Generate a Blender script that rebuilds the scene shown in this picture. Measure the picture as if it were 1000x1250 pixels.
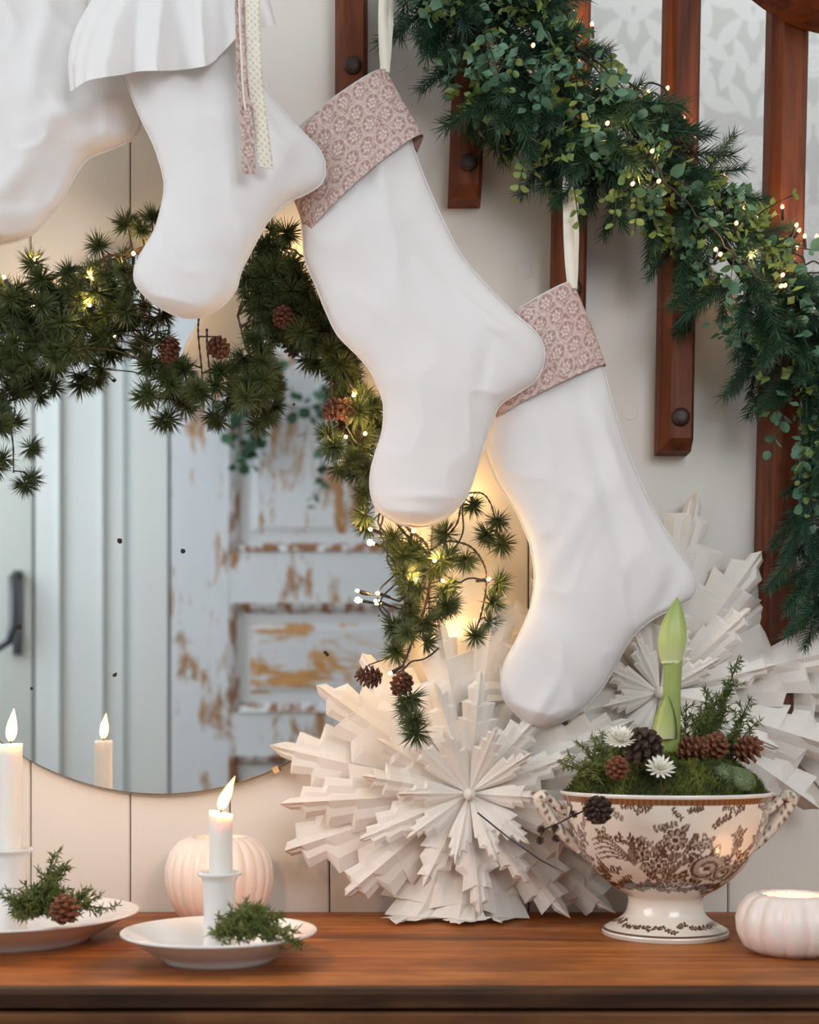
import bpy, bmesh, math, random
import numpy as np
from mathutils import Vector, Matrix, noise as mnoise

random.seed(7)
rng = np.random.default_rng(7)
for o in list(bpy.data.objects):
    bpy.data.objects.remove(o)
scene = bpy.context.scene
COL = scene.collection
PI = math.pi

# ------------------------------------------------------------------ camera
FPX = 1550.0            # focal length in pixels of the 1000 x 1250 frame
CAMZ = 0.214            # camera height above the table top (table top is z = 0)
HOR = 890.0             # horizon row
FLOOR = -0.80
WALLY = 1.49
cd = bpy.data.cameras.new('camera')
cam = bpy.data.objects.new('camera', cd)
COL.objects.link(cam)
cam.location = (0, 0, CAMZ)
cam.rotation_euler = (PI / 2, 0, 0)
cd.sensor_fit = 'HORIZONTAL'
cd.sensor_width = 36.0
cd.lens = 36.0 * FPX / 1000.0
cd.shift_y = (HOR - 625.0) / 1000.0
cd.clip_start = 0.02
cd.dof.use_dof = True
cd.dof.focus_distance = 1.37
cd.dof.aperture_fstop = 5.6
scene.camera = cam

# ------------------------------------------------------------------ world, daylight, exposure
world = bpy.data.worlds.new('world')
scene.world = world
world.use_nodes = True
world.node_tree.nodes['Background'].inputs[0].default_value = (0.80, 0.88, 1.0, 1)
world.node_tree.nodes['Background'].inputs[1].default_value = 1.0
scene.view_settings.view_transform = 'Standard'
scene.view_settings.look = 'None'
scene.view_settings.gamma = 1.0
scene.view_settings.use_curve_mapping = False
scene.view_settings.exposure = 0.12


def area(name, loc, rot, sx, sy, power, color):
    l = bpy.data.lights.new(name, 'AREA')
    l.shape = 'RECTANGLE'
    l.size = sx
    l.size_y = sy
    l.energy = power
    l.color = color
    o = bpy.data.objects.new(name, l)
    COL.objects.link(o)
    o.location = loc
    o.rotation_euler = rot
    return o


# daylight entering through the two windows of the room (both outside the view)
area('window_daylight_back', (0.95, -0.80, 1.2), (PI / 2, 0, 0), 1.15, 1.0, 20.0, (0.93, 0.965, 1.0))
area('window_daylight_left', (-1.98, 0.15, 1.10), (PI / 2, 0, -PI / 2), 1.25, 1.20, 21.0, (0.90, 0.95, 1.0))
# added fill light over the stairwell, brightens the wallpaper; no source in view
area('stairwell_fill', (0.75, 1.93, 1.98), (0, 0, 0), 1.3, .58, 5.5, (0.93, 0.965, 1.0))

# ------------------------------------------------------------------ helpers


def P(px, py, Y):
    """point at depth Y that lies on the ray of a photograph pixel"""
    return Vector(((px - 500.0) * Y / FPX, Y, CAMZ - (py - HOR) * Y / FPX))


class MB:
    def __init__(s):
        s.v = []
        s.f = []
        s.col = None

    def add(s, verts, faces):
        b = len(s.v)
        s.v.extend([tuple(p) for p in verts])
        s.f.extend([tuple(i + b for i in f) for f in faces])
        return b

    def box(s, x0, x1, y0, y1, z0, z1):
        v = [(x0, y0, z0), (x1, y0, z0), (x1, y1, z0), (x0, y1, z0), (x0, y0, z1), (x1, y0, z1), (x1, y1, z1), (x0, y1, z1)]
        s.add(v, [(3, 2, 1, 0), (4, 5, 6, 7), (0, 1, 5, 4), (1, 2, 6, 5), (2, 3, 7, 6), (3, 0, 4, 7)])
        return s

    def prism(s, poly, y0, y1):
        """polygon in xz extruded along y"""
        n = len(poly)
        v = [(x, y0, z) for x, z in poly] + [(x, y1, z) for x, z in poly]
        f = [tuple(range(n - 1, -1, -1)), tuple(range(n, 2 * n))]
        for i in range(n):
            j = (i + 1) % n
            f.append((i, j, n + j, n + i))
        s.add(v, f)
        return s

    def grid(s, pts, closed_u=False, closed_v=False):
        """pts[row][col]"""
        R = len(pts)
        C = len(pts[0])
        b = len(s.v)
        for r in pts:
            s.v.extend([tuple(p) for p in r])
        for i in range(R if closed_v else R - 1):
            for j in range(C if closed_u else C - 1):
                i2 = (i + 1) % R
                j2 = (j + 1) % C
                s.f.append((b + i * C + j, b + i * C + j2, b + i2 * C + j2, b + i2 * C + j))
        return b

    def tube(s, pts, rad, n=6, cap=True):
        pts = [Vector(p) for p in pts]
        rs = rad if isinstance(rad, (list, tuple)) else [rad] * len(pts)
        up = Vector((0.123, 0.456, 0.88)).normalized()
        rings = []
        for i, p in enumerate(pts):
            t = (pts[min(i + 1, len(pts) - 1)] - pts[max(i - 1, 0)])
            if t.length < 1e-9:
                t = Vector((0, 0, 1))
            t.normalize()
            a = t.cross(up)
            if a.length < 1e-3:
                a = t.cross(Vector((1, 0, 0)))
            a.normalize()
            b = t.cross(a).normalized()
            up = a.cross(t).normalized() if False else up
            rings.append([p + (a * math.cos(2 * PI * k / n) + b * math.sin(2 * PI * k / n)) * rs[i] for k in range(n)])
        base = s.grid(rings, closed_u=True)
        if cap:
            s.f.append(tuple(base + k for k in range(n)))
            e = base + (len(pts) - 1) * n
            s.f.append(tuple(e + k for k in range(n - 1, -1, -1)))
        return s

    def lathe(s, prof, n=48, center=(0, 0, 0), ripple=None, cap_bottom=True, cap_top=False):
        cx, cy, cz = center
        rows = []
        for k, (r, z) in enumerate(prof):
            row = []
            for j in range(n):
                a = 2 * PI * j / n
                rr = r if ripple is None else r * ripple(a, k / max(1, len(prof) - 1))
                row.append((cx + rr * math.cos(a), cy + rr * math.sin(a), cz + z))
            rows.append(row)
        b = s.grid(rows, closed_u=True)
        if cap_bottom:
            s.f.append(tuple(b + k for k in range(n - 1, -1, -1)))
        if cap_top:
            e = b + (len(prof) - 1) * n
            s.f.append(tuple(e + k for k in range(n)))
        return s

    def needle(s, p, d, L, w):
        d = Vector(d).normalized()
        a = d.cross(Vector((0.3, 0.5, 0.81)))
        if a.length < 1e-3:
            a = d.cross(Vector((1, 0, 0)))
        a.normalize()
        b = d.cross(a)
        p = Vector(p)
        m = p + d * L * 0.45
        v = [p + a * w * .35, p + (-a * .5 + b * .87) * w * .35, p + (-a * .5 - b * .87) * w * .35,
             m + a * w * .5, m + (-a * .5 + b * .87) * w * .5, m + (-a * .5 - b * .87) * w * .5, p + d * L]
        s.add(v, [(0, 1, 4, 3), (1, 2, 5, 4), (2, 0, 3, 5), (3, 4, 6), (4, 5, 6), (5, 3, 6)])

    def mesh(s, name, mat=None, smooth=False):
        me = bpy.data.meshes.new(name)
        me.from_pydata(s.v, [], s.f)
        me.update()
        if smooth:
            me.shade_smooth()
        if mat is not None:
            me.materials.append(mat)
        return me

    def build(s, name, mat, parent=None, smooth=False, label=None, cat=None, group=None, kind=None):
        o = bpy.data.objects.new(name, s.mesh(name, mat, smooth))
        COL.objects.link(o)
        if parent is not None:
            o.parent = parent
        tag(o, label, cat, group, kind)
        return o


def tag(o, label=None, cat=None, group=None, kind=None):
    if label:
        o['label'] = label
    if cat:
        o['category'] = cat
    if group:
        o['group'] = group
    if kind:
        o['kind'] = kind
    return o


def thing(name, label=None, cat=None, loc=(0, 0, 0), group=None, kind=None):
    o = bpy.data.objects.new(name, None)
    COL.objects.link(o)
    o.location = loc
    o.empty_display_size = 0.02
    return tag(o, label, cat, group, kind)


def inst(me, name, parent, mw):
    """object sharing a mesh; parents sit unrotated, so local = world - parent origin"""
    o = bpy.data.objects.new(name, me)
    COL.objects.link(o)
    o.parent = parent
    off = Vector((0, 0, 0))
    q = parent
    while q is not None:
        off += q.location
        q = q.parent
    o.matrix_basis = Matrix.Translation(-off) @ mw
    return o


def orient(d, roll=0.0):
    """rotation taking +Z to d"""
    q = Vector((0, 0, 1)).rotation_difference(Vector(d).normalized())
    return q.to_matrix().to_4x4() @ Matrix.Rotation(roll, 4, 'Z')


def catmull(pts, n):
    P_ = np.array(pts, float)
    Q = np.vstack([2 * P_[0] - P_[1], P_, 2 * P_[-1] - P_[-2]])
    m = len(P_) - 1
    out = []
    for t in np.linspace(0, m, n):
        i = min(int(t), m - 1)
        u = t - i
        p0, p1, p2, p3 = Q[i], Q[i + 1], Q[i + 2], Q[i + 3]
        out.append(.5 * ((2 * p1) + (-p0 + p2) * u + (2 * p0 - 5 * p1 + 4 * p2 - p3) * u * u + (-p0 + 3 * p1 - 3 * p2 + p3) * u ** 3))
    return np.array(out)


def set_col(ob, cols, name='Col'):
    me = ob.data
    at = me.color_attributes.new(name, 'FLOAT_COLOR', 'POINT')
    arr = np.ones((len(me.vertices), 4), np.float32)
    arr[:, :3] = cols
    at.data.foreach_set('color', arr.ravel())


def lin(r, g, b):
    f = lambda c: (c / 255.0 / 12.92) if c <= 10 else ((c / 255.0 + .055) / 1.055) ** 2.4
    return (f(r), f(g), f(b))


# ------------------------------------------------------------------ materials
class NT:
    def __init__(s, name):
        s.m = bpy.data.materials.new(name)
        s.m.use_nodes = True
        s.t = s.m.node_tree
        s.b = s.t.nodes['Principled BSDF']
        s.out = s.t.nodes['Material Output']

    def n(s, typ, **kw):
        x = s.t.nodes.new(typ)
        for k, v in kw.items():
            if k.startswith('i_'):
                x.inputs[int(k[2:])].default_value = v
            else:
                setattr(x, k, v)
        return x

    def l(s, a, b):
        s.t.links.new(a, b)

    def coord(s, scale=(1, 1, 1), kind='Object'):
        tc = s.n('ShaderNodeTexCoord')
        mp = s.n('ShaderNodeMapping')
        mp.inputs['Scale'].default_value = scale
        s.l(tc.outputs[kind], mp.inputs[0])
        return mp.outputs[0]

    def noise(s, vec, scale, detail=4, rough=.55, dist=0):
        x = s.n('ShaderNodeTexNoise')
        s.l(vec, x.inputs['Vector'])
        x.inputs['Scale'].default_value = scale
        x.inputs['Detail'].default_value = detail
        x.inputs['Roughness'].default_value = rough
        x.inputs['Distortion'].default_value = dist
        return x.outputs['Fac']

    def ramp(s, fac, stops):
        x = s.n('ShaderNodeValToRGB')
        e = x.color_ramp.elements
        while len(e) < len(stops):
            e.new(0.5)
        for i, (p, c) in enumerate(stops):
            e[i].position = p
            e[i].color = (*c, 1) if len(c) == 3 else c
        s.l(fac, x.inputs[0])
        return x.outputs[0]

    def math(s, op, a, b=None, c=None):
        x = s.n('ShaderNodeMath', operation=op)
        for k, v in enumerate((a, b, c)):
            if v is None:
                continue
            if isinstance(v, (int, float)):
                x.inputs[k].default_value = v
            else:
                s.l(v, x.inputs[k])
        return x.outputs[0]

    def mix(s, fac, a, b, mode='MIX'):
        x = s.n('ShaderNodeMix', data_type='RGBA', blend_type=mode)
        for v, sock in ((fac, x.inputs[0]), (a, x.inputs[6]), (b, x.inputs[7])):
            if isinstance(v, (int, float)):
                sock.default_value = v
            elif isinstance(v, tuple):
                sock.default_value = (*v, 1) if len(v) == 3 else v
            else:
                s.l(v, sock)
        return x.outputs[2]

    def bump(s, h, strength=.2, dist=.002):
        x = s.n('ShaderNodeBump')
        x.inputs['Strength'].default_value = strength
        x.inputs['Distance'].default_value = dist
        s.l(h, x.inputs['Height'])
        s.l(x.outputs[0], s.b.inputs['Normal'])

    def col(s, c):
        if isinstance(c, tuple):
            s.b.inputs['Base Color'].default_value = (*c, 1)
        else:
            s.l(c, s.b.inputs['Base Color'])

    def rough(s, r):
        if isinstance(r, (int, float)):
            s.b.inputs['Roughness'].default_value = r
        else:
            s.l(r, s.b.inputs['Roughness'])

    def translucent(s, fac, color):
        tr = s.n('ShaderNodeBsdfTranslucent')
        if isinstance(color, tuple):
            tr.inputs[0].default_value = (*color, 1)
        else:
            s.l(color, tr.inputs[0])
        mx = s.n('ShaderNodeMixShader')
        mx.inputs[0].default_value = fac
        s.l(s.b.outputs[0], mx.inputs[1])
        s.l(tr.outputs[0], mx.inputs[2])
        s.l(mx.outputs[0], s.out.inputs[0])


M = {}


def simple(key, color, rough=.5, metal=0, bump=None, var=None, vscale=20, coat=0, spec=None):
    t = NT(key)
    if var is not None:
        c = t.coord()
        t.col(t.mix(t.noise(c, vscale), color, var))
    else:
        t.col(color)
    t.rough(rough)
    t.b.inputs['Metallic'].default_value = metal
    if coat:
        t.b.inputs['Coat Weight'].default_value = coat
        t.b.inputs['Coat Roughness'].default_value = .05
    if spec is not None:
        t.b.inputs['Specular IOR Level'].default_value = spec
    if bump:
        c = t.coord()
        t.bump(t.noise(c, bump[0], 5), bump[1], bump[2])
    M[key] = t.m
    return t.m


def wood(key, dark, mid, light, axis, rough=.45, scale=1.0, coat=0.0, blotch=None):
    t = NT(key)
    sc = [22, 22, 22]
    sc['xyz'.index(axis)] = 1.6
    c = t.coord(tuple(x * scale for x in sc))
    g = t.noise(c, 2.2, 8, .62, .8)
    c2 = t.coord(tuple(x * scale * 3 for x in sc))
    g2 = t.noise(c2, 5, 5, .6)
    col = t.ramp(g, [(.30, dark), (.5, mid), (.70, light)])
    col = t.mix(t.math('MULTIPLY', g2, .35), col, dark)
    if blotch is not None:
        cb = t.coord((3, 6, 6))
        bl = t.ramp(t.noise(cb, 2.0, 5, .6), [(.45, (0, 0, 0)), (.62, (1, 1, 1))])
        col = t.mix(t.math('MULTIPLY', bl, .6), col, blotch)
    t.col(col)
    t.rough(t.math('MULTIPLY_ADD', g2, .25, rough - .1))
    t.bump(g2, .12, .001)
    t.b.inputs['Specular IOR Level'].default_value = .3
    if coat:
        t.b.inputs['Coat Weight'].default_value = coat
        t.b.inputs['Coat Roughness'].default_value = .25
    M[key] = t.m


wood('baluster_wood', lin(52, 22, 10), lin(104, 50, 22), lin(136, 70, 32), 'z', .55, 1.0, 0)
wood('table_wood', lin(112, 58, 24), lin(180, 104, 46), lin(206, 134, 66), 'x', .5, .8, 0, lin(92, 48, 20))
wood('table_edge_wood', lin(32, 18, 10), lin(66, 38, 20), lin(104, 66, 36), 'x', .55, .9, 0, lin(24, 14, 9))
wood('apron_wood', lin(66, 38, 20), lin(112, 70, 38), lin(140, 94, 54), 'x', .55, .9, 0, lin(60, 36, 20))
wood('floor_wood', lin(95, 70, 48), lin(140, 108, 76), lin(168, 134, 98), 'y', .5, .5)
simple('bolt_wood', lin(52, 28, 18), .5, var=lin(34, 18, 12), vscale=60)

# white painted boards
t = NT('painted_board')
c = t.coord((6, 6, 1))
g = t.noise(c, 30, 6, .6)
t.col(t.mix(t.noise(t.coord((1, 1, 1)), 3.5, 3), lin(232, 226, 216), lin(222, 216, 206)))
t.rough(.5)
t.bump(g, .25, .0012)
M['painted_board'] = t.m
simple('stringer_paint', lin(222, 219, 213), .55, bump=(90, .10, .001), var=lin(216, 212, 206), vscale=4)
simple('room_paint', lin(226, 226, 222), .7)
simple('ceiling_paint', lin(236, 236, 232), .8)
simple('trim_paint', lin(226, 232, 232), .45, var=lin(214, 222, 222), vscale=3)
simple('greygreen_paint', lin(196, 203, 198), .5)
simple('seam_dark', lin(70, 62, 54), .9)

# old door: worn white paint over raw pine
t = NT('worn_door_paint')
c = t.coord((3.0, 3.0, 1.3))
w1 = t.noise(c, 3.0, 7, .66, .4)
c2 = t.coord((16, 16, 2.2))
w2 = t.noise(c2, 2.0, 6, .6)
mask = t.ramp(t.math('MULTIPLY_ADD', w2, .42, t.math('MULTIPLY', w1, .75)), [(.605, (0, 0, 0)), (.68, (1, 1, 1))])
pine = t.ramp(w2, [(.3, lin(120, 84, 54)), (.65, lin(178, 134, 88))])
paint = t.mix(w1, lin(206, 216, 226), lin(228, 234, 238))
t.col(t.mix(mask, paint, pine))
t.rough(.6)
t.bump(mask, -.3, .002)
M['worn_door_paint'] = t.m
t = NT('worn_panel_paint')
c = t.coord((2.0, 2.0, 3.2))
w1 = t.noise(c, 2.6, 6, .6, .6)
c2 = t.coord((2.0, 20, 20))
w2 = t.noise(c2, 2.5, 6, .6)
mask = t.ramp(t.math('MULTIPLY_ADD', w2, .35, t.math('MULTIPLY', w1, .75)), [(.55, (0, 0, 0)), (.62, (1, 1, 1))])
pine = t.ramp(w2, [(.3, lin(172, 120, 66)), (.65, lin(206, 160, 104))])
t.col(t.mix(mask, t.mix(w1, lin(204, 212, 222), lin(228, 233, 236)), pine))
t.rough(.6)
M['worn_panel_paint'] = t.m
simple('moulding_worn', lin(214, 220, 226), .6)
t = NT('moulding_edge')
w = t.noise(t.coord((9, 9, 3)), 2.5, 6, .65)
mk = t.ramp(w, [(.46, (0, 0, 0)), (.56, (1, 1, 1))])
t.col(t.mix(mk, lin(216, 222, 228), lin(148, 104, 72)))
t.rough(.6)
M['moulding_edge'] = t.m

# fabrics
t = NT('white_cotton')
tc = t.coord((1, 1, 1))
wv = t.noise(t.coord((1, 1, 1)), 900, 2)
t.col(t.mix(t.noise(tc, 9, 3), lin(243, 242, 243), lin(237, 235, 236)))
t.rough(.9)
t.b.inputs['Sheen Weight'].default_value = .25
t.bump(t.math('MULTIPLY_ADD', t.noise(tc, 45, 4), .6, t.math('MULTIPLY', wv, .25)), .22, .0018)
t.translucent(.14, lin(250, 240, 230))
M['white_cotton'] = t.m
t = NT('cream_cotton')
t.col(t.mix(t.noise(t.coord(), 30, 3), lin(236, 230, 218), lin(226, 218, 204)))
t.rough(.9)
t.bump(t.noise(t.coord((1, 1, 1)), 700, 2), .2, .001)
M['cream_cotton'] = t.m


def vcol_mat(key, rough, coat=0, bump=None):
    t = NT(key)
    a = t.n('ShaderNodeVertexColor')
    a.layer_name = 'Col'
    t.col(a.outputs[0])
    t.rough(rough)
    if coat:
        t.b.inputs['Coat Weight'].default_value = coat
        t.b.inputs['Coat Roughness'].default_value = .04
    if bump:
        t.bump(t.noise(t.coord(), bump[0], 2), bump[1], .001)
    M[key] = t.m


vcol_mat('printed_cotton', .9, 0, (800, .2))
vcol_mat('printed_china', .22, .6)
vcol_mat('lace_ribbon', .9)

# porcelain, wax, metal
simple('white_glaze', lin(240, 238, 236), .18, coat=.5)
t = NT('bisque')
t.col(lin(238, 228, 220))
t.rough(.32)
t.b.inputs['Subsurface Weight'].default_value = .25
t.b.inputs['Subsurface Radius'].default_value = (.02, .012, .008)
t.b.inputs['Subsurface Scale'].default_value = .5
M['bisque'] = t.m
t = NT('wax')
t.col(lin(246, 242, 236))
t.rough(.4)
t.b.inputs['Subsurface Weight'].default_value = .6
t.b.inputs['Subsurface Radius'].default_value = (.02, .011, .006)
t.b.inputs['Subsurface Scale'].default_value = .6
M['wax'] = t.m
simple('wick', lin(30, 22, 18), .9)
simple('iron', lin(92, 96, 100), .4, .8)
simple('tin', lin(170, 168, 165), .3, .9)


def emit(key, color, strength, clear_gas=False):
    t = NT(key)
    e = t.n('ShaderNodeEmission')
    e.inputs[0].default_value = (*color, 1)
    e.inputs[1].default_value = strength
    if clear_gas:      # a flame is glowing gas: it adds light and blocks none
        tr = t.n('ShaderNodeBsdfTransparent')
        ad = t.n('ShaderNodeAddShader')
        t.l(tr.outputs[0], ad.inputs[0])
        t.l(e.outputs[0], ad.inputs[1])
        t.l(ad.outputs[0], t.out.inputs[0])
    else:
        t.l(e.outputs[0], t.out.inputs[0])
    M[key] = t.m


emit('flame', (1.0, .62, .26), 1.5, True)
emit('bulb_warm', (1.0, .76, .44), 2.6)
emit('bulb_pink', (1.0, .54, .30), 2.8)

# mirror
t = NT('mirror_silver')
sp = t.n('ShaderNodeTexVoronoi')
t.l(t.coord((1, 1, 1)), sp.inputs['Vector'])
sp.inputs['Scale'].default_value = 26
clump = t.noise(t.coord(), 5, 3)
spot = t.math('LESS_THAN', t.math('ADD', sp.outputs['Distance'], t.math('MULTIPLY', t.noise(t.coord(), 180, 3), .10)), t.math('MULTIPLY_ADD', clump, .55, -.19))
t.col(t.mix(spot, (.93, .945, .95), (.05, .04, .035)))
t.b.inputs['Metallic'].default_value = 1
t.rough(t.math('MULTIPLY', spot, .6))
M['mirror_silver'] = t.m
simple('mirror_edge', lin(120, 104, 84), .35, .6, var=lin(190, 176, 150), vscale=60)

# plants


def leafmat(key, a, b, rough=.55, trans=.2):
    t = NT(key)
    oi = t.n('ShaderNodeObjectInfo')
    n = t.noise(t.coord(kind='Object'), 60, 3)
    f = t.math('MULTIPLY_ADD', n, .5, t.math('MULTIPLY', oi.outputs['Random'], .7))
    c = t.mix(f, a, b)
    t.col(c)
    t.rough(rough)
    if trans:
        t.translucent(trans, c)
    M[key] = t.m


leafmat('larch_needle', lin(56, 72, 40), lin(96, 108, 62), .55, .15)
leafmat('pine_needle', lin(30, 60, 44), lin(52, 86, 60), .5, .1)
leafmat('eucalyptus_leaf', lin(62, 104, 84), lin(104, 142, 112), .5, .2)
leafmat('lime_leaf', lin(92, 122, 62), lin(152, 166, 92), .5, .25)
leafmat('ivy_leaf', lin(44, 84, 62), lin(70, 112, 84), .5, .1)
leafmat('juniper', lin(72, 92, 38), lin(124, 134, 70), .6, .2)
leafmat('moss', lin(62, 74, 26), lin(130, 138, 56), .8, .15)
leafmat('moss_pale', lin(84, 104, 66), lin(132, 146, 104), .8, .1)
t = NT('moss')
mn = t.noise(t.coord(), 42, 4, .6)
t.col(t.ramp(mn, [(.35, lin(44, 54, 20)), (.5, lin(84, 94, 34)), (.66, lin(138, 142, 62))]))
t.rough(.85)
M['moss'] = t.m
simple('moss_bed', lin(62, 70, 30), .95, var=lin(34, 38, 18), vscale=50)
simple('moss_grey', lin(104, 122, 86), .95, var=lin(78, 96, 60), vscale=90, bump=(260, .8, .004))
simple('twig', lin(82, 58, 44), .8, var=lin(50, 36, 28), vscale=80)
simple('cone_brown', lin(118, 72, 50), .65, var=lin(70, 42, 30), vscale=120)
simple('cone_dark', lin(82, 60, 46), .7, var=lin(44, 32, 26), vscale=120)
simple('cone_red', lin(140, 84, 54), .65, var=lin(92, 52, 34), vscale=120)
simple('wire_dark', lin(40, 32, 28), .55)
simple('wire_green', lin(34, 38, 32), .55)
simple('petal_white', lin(244, 240, 228), .7)
t = NT('amaryllis_green')
g = t.n('ShaderNodeSeparateXYZ')
t.l(t.coord(), g.inputs[0])
streak = t.noise(t.coord((120, 120, 6)), 1.5, 3)
t.col(t.mix(streak, lin(126, 146, 62), lin(168, 180, 104)))
t.rough(.4)
t.b.inputs['Subsurface Weight'].default_value = .2
t.b.inputs['Subsurface Radius'].default_value = (.01, .012, .004)
M['amaryllis_green'] = t.m
t = NT('bud_green')
streak = t.noise(t.coord((120, 120, 6)), 1.5, 3)
sz = t.n('ShaderNodeSeparateXYZ')
t.l(t.coord(kind='Generated'), sz.inputs[0])
f = t.ramp(sz.outputs[2], [(0.0, lin(206, 206, 160)), (.35, lin(178, 190, 112)), (1.0, lin(118, 144, 62))])
t.col(t.mix(t.math('MULTIPLY', streak, .4), f, lin(196, 206, 130)))
t.rough(.4)
M['bud_green'] = t.m

# paper
t = NT('white_paper')
fb = t.noise(t.coord((1, 1, 1)), 120, 5, .7)
pc = t.mix(fb, lin(250, 246, 240), lin(243, 237, 229))
t.col(pc)
t.rough(.75)
t.bump(fb, .15, .0008)
t.translucent(.22, pc)
M['white_paper'] = t.m

# wallpaper: mirrored leafy scroll drawn with node maths, pale grey on grey
t = NT('leafy_wallpaper')
tc = t.coord((1, 1, 1))
sx = t.n('ShaderNodeSeparateXYZ')
t.l(tc, sx.inputs[0])
mx_ = t.math('PINGPONG', t.math('MULTIPLY', t.math('ADD', sx.outputs[0], 20.03), 1.35), .15)
mz_ = t.math('MODULO', t.math('MULTIPLY', t.math('ADD', sx.outputs[2], 20.0), 1.35), .40)
cb = t.n('ShaderNodeCombineXYZ')
t.l(mx_, cb.inputs[0])
t.l(mz_, cb.inputs[1])
pat = None
vein = None
LEAVES = [(.035, .06, 60, .055, .018), (.085, .05, 20, .05, .018), (.115, .10, 75, .055, .02), (.065, .13, 110, .05, .018),
          (.03, .17, 70, .05, .016), (.10, .19, 40, .055, .019), (.06, .23, 130, .05, .018), (.12, .26, 95, .055, .018),
          (.03, .29, 50, .05, .018), (.085, .31, 20, .05, .017), (.12, .36, 60, .05, .018), (.05, .36, 120, .045, .016),
          (.14, .02, 100, .045, .016), (.0, .115, 90, .04, .02), (.0, .24, 90, .035, .015)]
for (cx, cy, an, L, W) in LEAVES:
    mp = t.n('ShaderNodeMapping', vector_type='TEXTURE')
    mp.inputs['Location'].default_value = (cx, cy, 0)
    mp.inputs['Rotation'].default_value = (0, 0, math.radians(an))
    mp.inputs['Scale'].default_value = (L, W, 1)
    t.l(cb.outputs[0], mp.inputs[0])
    s2 = t.n('ShaderNodeSeparateXYZ')
    t.l(mp.outputs[0], s2.inputs[0])
    a2 = t.math('MULTIPLY', s2.outputs[0], s2.outputs[0])
    ab = t.math('ABSOLUTE', s2.outputs[1])
    v = t.math('SUBTRACT', t.math('SUBTRACT', 1.0, a2), ab)
    st = t.math('SINE', t.math('MULTIPLY_ADD', s2.outputs[0], 22.0, t.math('MULTIPLY', ab, -12.0)))
    v2 = t.math('MULTIPLY', t.math('GREATER_THAN', v, 0.0), t.math('MULTIPLY_ADD', st, .22, .72))
    edge = t.math('MULTIPLY', t.math('GREATER_THAN', v, -.12), .12)
    v2 = t.math('MAXIMUM', v2, edge)
    pat = v2 if pat is None else t.math('MAXIMUM', pat, v2)
# round blossoms
for (cx, cy, R) in ((0.0, .335, .045), (.15, .155, .05)):
    mp = t.n('ShaderNodeMapping', vector_type='TEXTURE')
    mp.inputs['Location'].default_value = (cx, cy, 0)
    mp.inputs['Scale'].default_value = (R, R, 1)
    t.l(cb.outputs[0], mp.inputs[0])
    s2 = t.n('ShaderNodeSeparateXYZ')
    t.l(mp.outputs[0], s2.inputs[0])
    an = t.math('ARCTAN2', s2.outputs[1], s2.outputs[0])
    r = t.math('POWER', t.math('ADD', t.math('MULTIPLY', s2.outputs[0], s2.outputs[0]), t.math('MULTIPLY', s2.outputs[1], s2.outputs[1])), .5)
    lim = t.math('MULTIPLY_ADD', t.math('SINE', t.math('MULTIPLY', an, 8.0)), .12, .86)
    ins = t.math('LESS_THAN', r, lim)
    tone = t.math('MULTIPLY_ADD', t.math('SINE', t.math('MULTIPLY', r, 20.0)), .2, .75)
    pat = t.math('MAXIMUM', pat, t.math('MULTIPLY', ins, tone))
t.col(t.mix(pat, lin(184, 183, 178), lin(208, 207, 203)))
t.rough(.8)
M['leafy_wallpaper'] = t.m

# ================================================================== THE SETTING
# stair line: top edge of the stringer, in pixels at the wall plane: y = 1.17 * (x - 590)
SL = 1.17


def top_z(X, off=0.0):
    px = 500 + X * FPX / WALLY
    py = SL * (px - 590) + off
    return CAMZ - (py - HOR) * WALLY / FPX


XL, XR = -1.95, 2.05
CEIL = 1.85
# plank wall below the stairs: a backing and single boards
wall = MB()
n = 60
bm_poly = [(XL, FLOOR), (XR, FLOOR)]
zr = min(top_z(XR, 200), CEIL)
bm_poly += [(XR, max(FLOOR + .02, top_z(XR, 300)))]
xs_top = XL
# find x where stringer line meets the ceiling
px_c = None
xc = XL
for i in range(2000):
    xx = XL + i * (XR - XL) / 2000
    if top_z(xx, 300) < CEIL:
        xc = xx
        break
xf = XR
for i in range(2000):
    xx = XR - i * (XR - XL) / 2000
    if top_z(xx, 300) > FLOOR + .05:
        xf = xx
        break
poly = [(XL, FLOOR), (xf, FLOOR), (xf, FLOOR + .05), (xc, CEIL), (XL, CEIL)]
wall_back = MB().prism(poly, WALLY + .012, WALLY + .04).build('wall_back', M['seam_dark'], kind='structure')
PW = 122 * WALLY / FPX
x0 = (36 - 500) * WALLY / FPX - PW * 14
k = 0
while x0 < xf:
    a = x0 + .0008
    b = x0 + PW - .0008
    x0 += PW
    if b < XL or a < XL:
        continue
    ta, tb = min(CEIL, top_z(a, 440)), min(CEIL, top_z(b, 440))
    tb = max(tb, FLOOR + .02)
    ta = max(ta, FLOOR + .04)
    if ta < FLOOR + .05:
        break
    m = MB()
    e = .0015
    # board with slightly eased long edges
    pl = [(a, FLOOR), (b, FLOOR), (b, tb), (a, ta)]
    pi_ = [(a + e, FLOOR), (b - e, FLOOR), (b - e, tb), (a + e, ta)]
    v = [(x, WALLY + .012, z) for x, z in pl] + [(x, WALLY + .0055, z) for x, z in pl] + [(x, WALLY + .004, z) for x, z in pi_]
    f = []
    for q in (0, 4):
        for i in range(4):
            j = (i + 1) % 4
            f.append((q + i, q + j, q + 4 + j, q + 4 + i))
    f.append((8, 9, 10, 11))
    m.add(v, f)
    m.build('plank', M['painted_board'], wall_back)

# broad white stringer board with round plugs
sa, sb = XL, XR
pts = []
lo, hi = 0, 480
for X in (xc - .35, xf + .1):
    pass
stx0, stx1 = -.62, .98


def zc(z):
    return max(min(z, CEIL - .005), FLOOR + .005)


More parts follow.
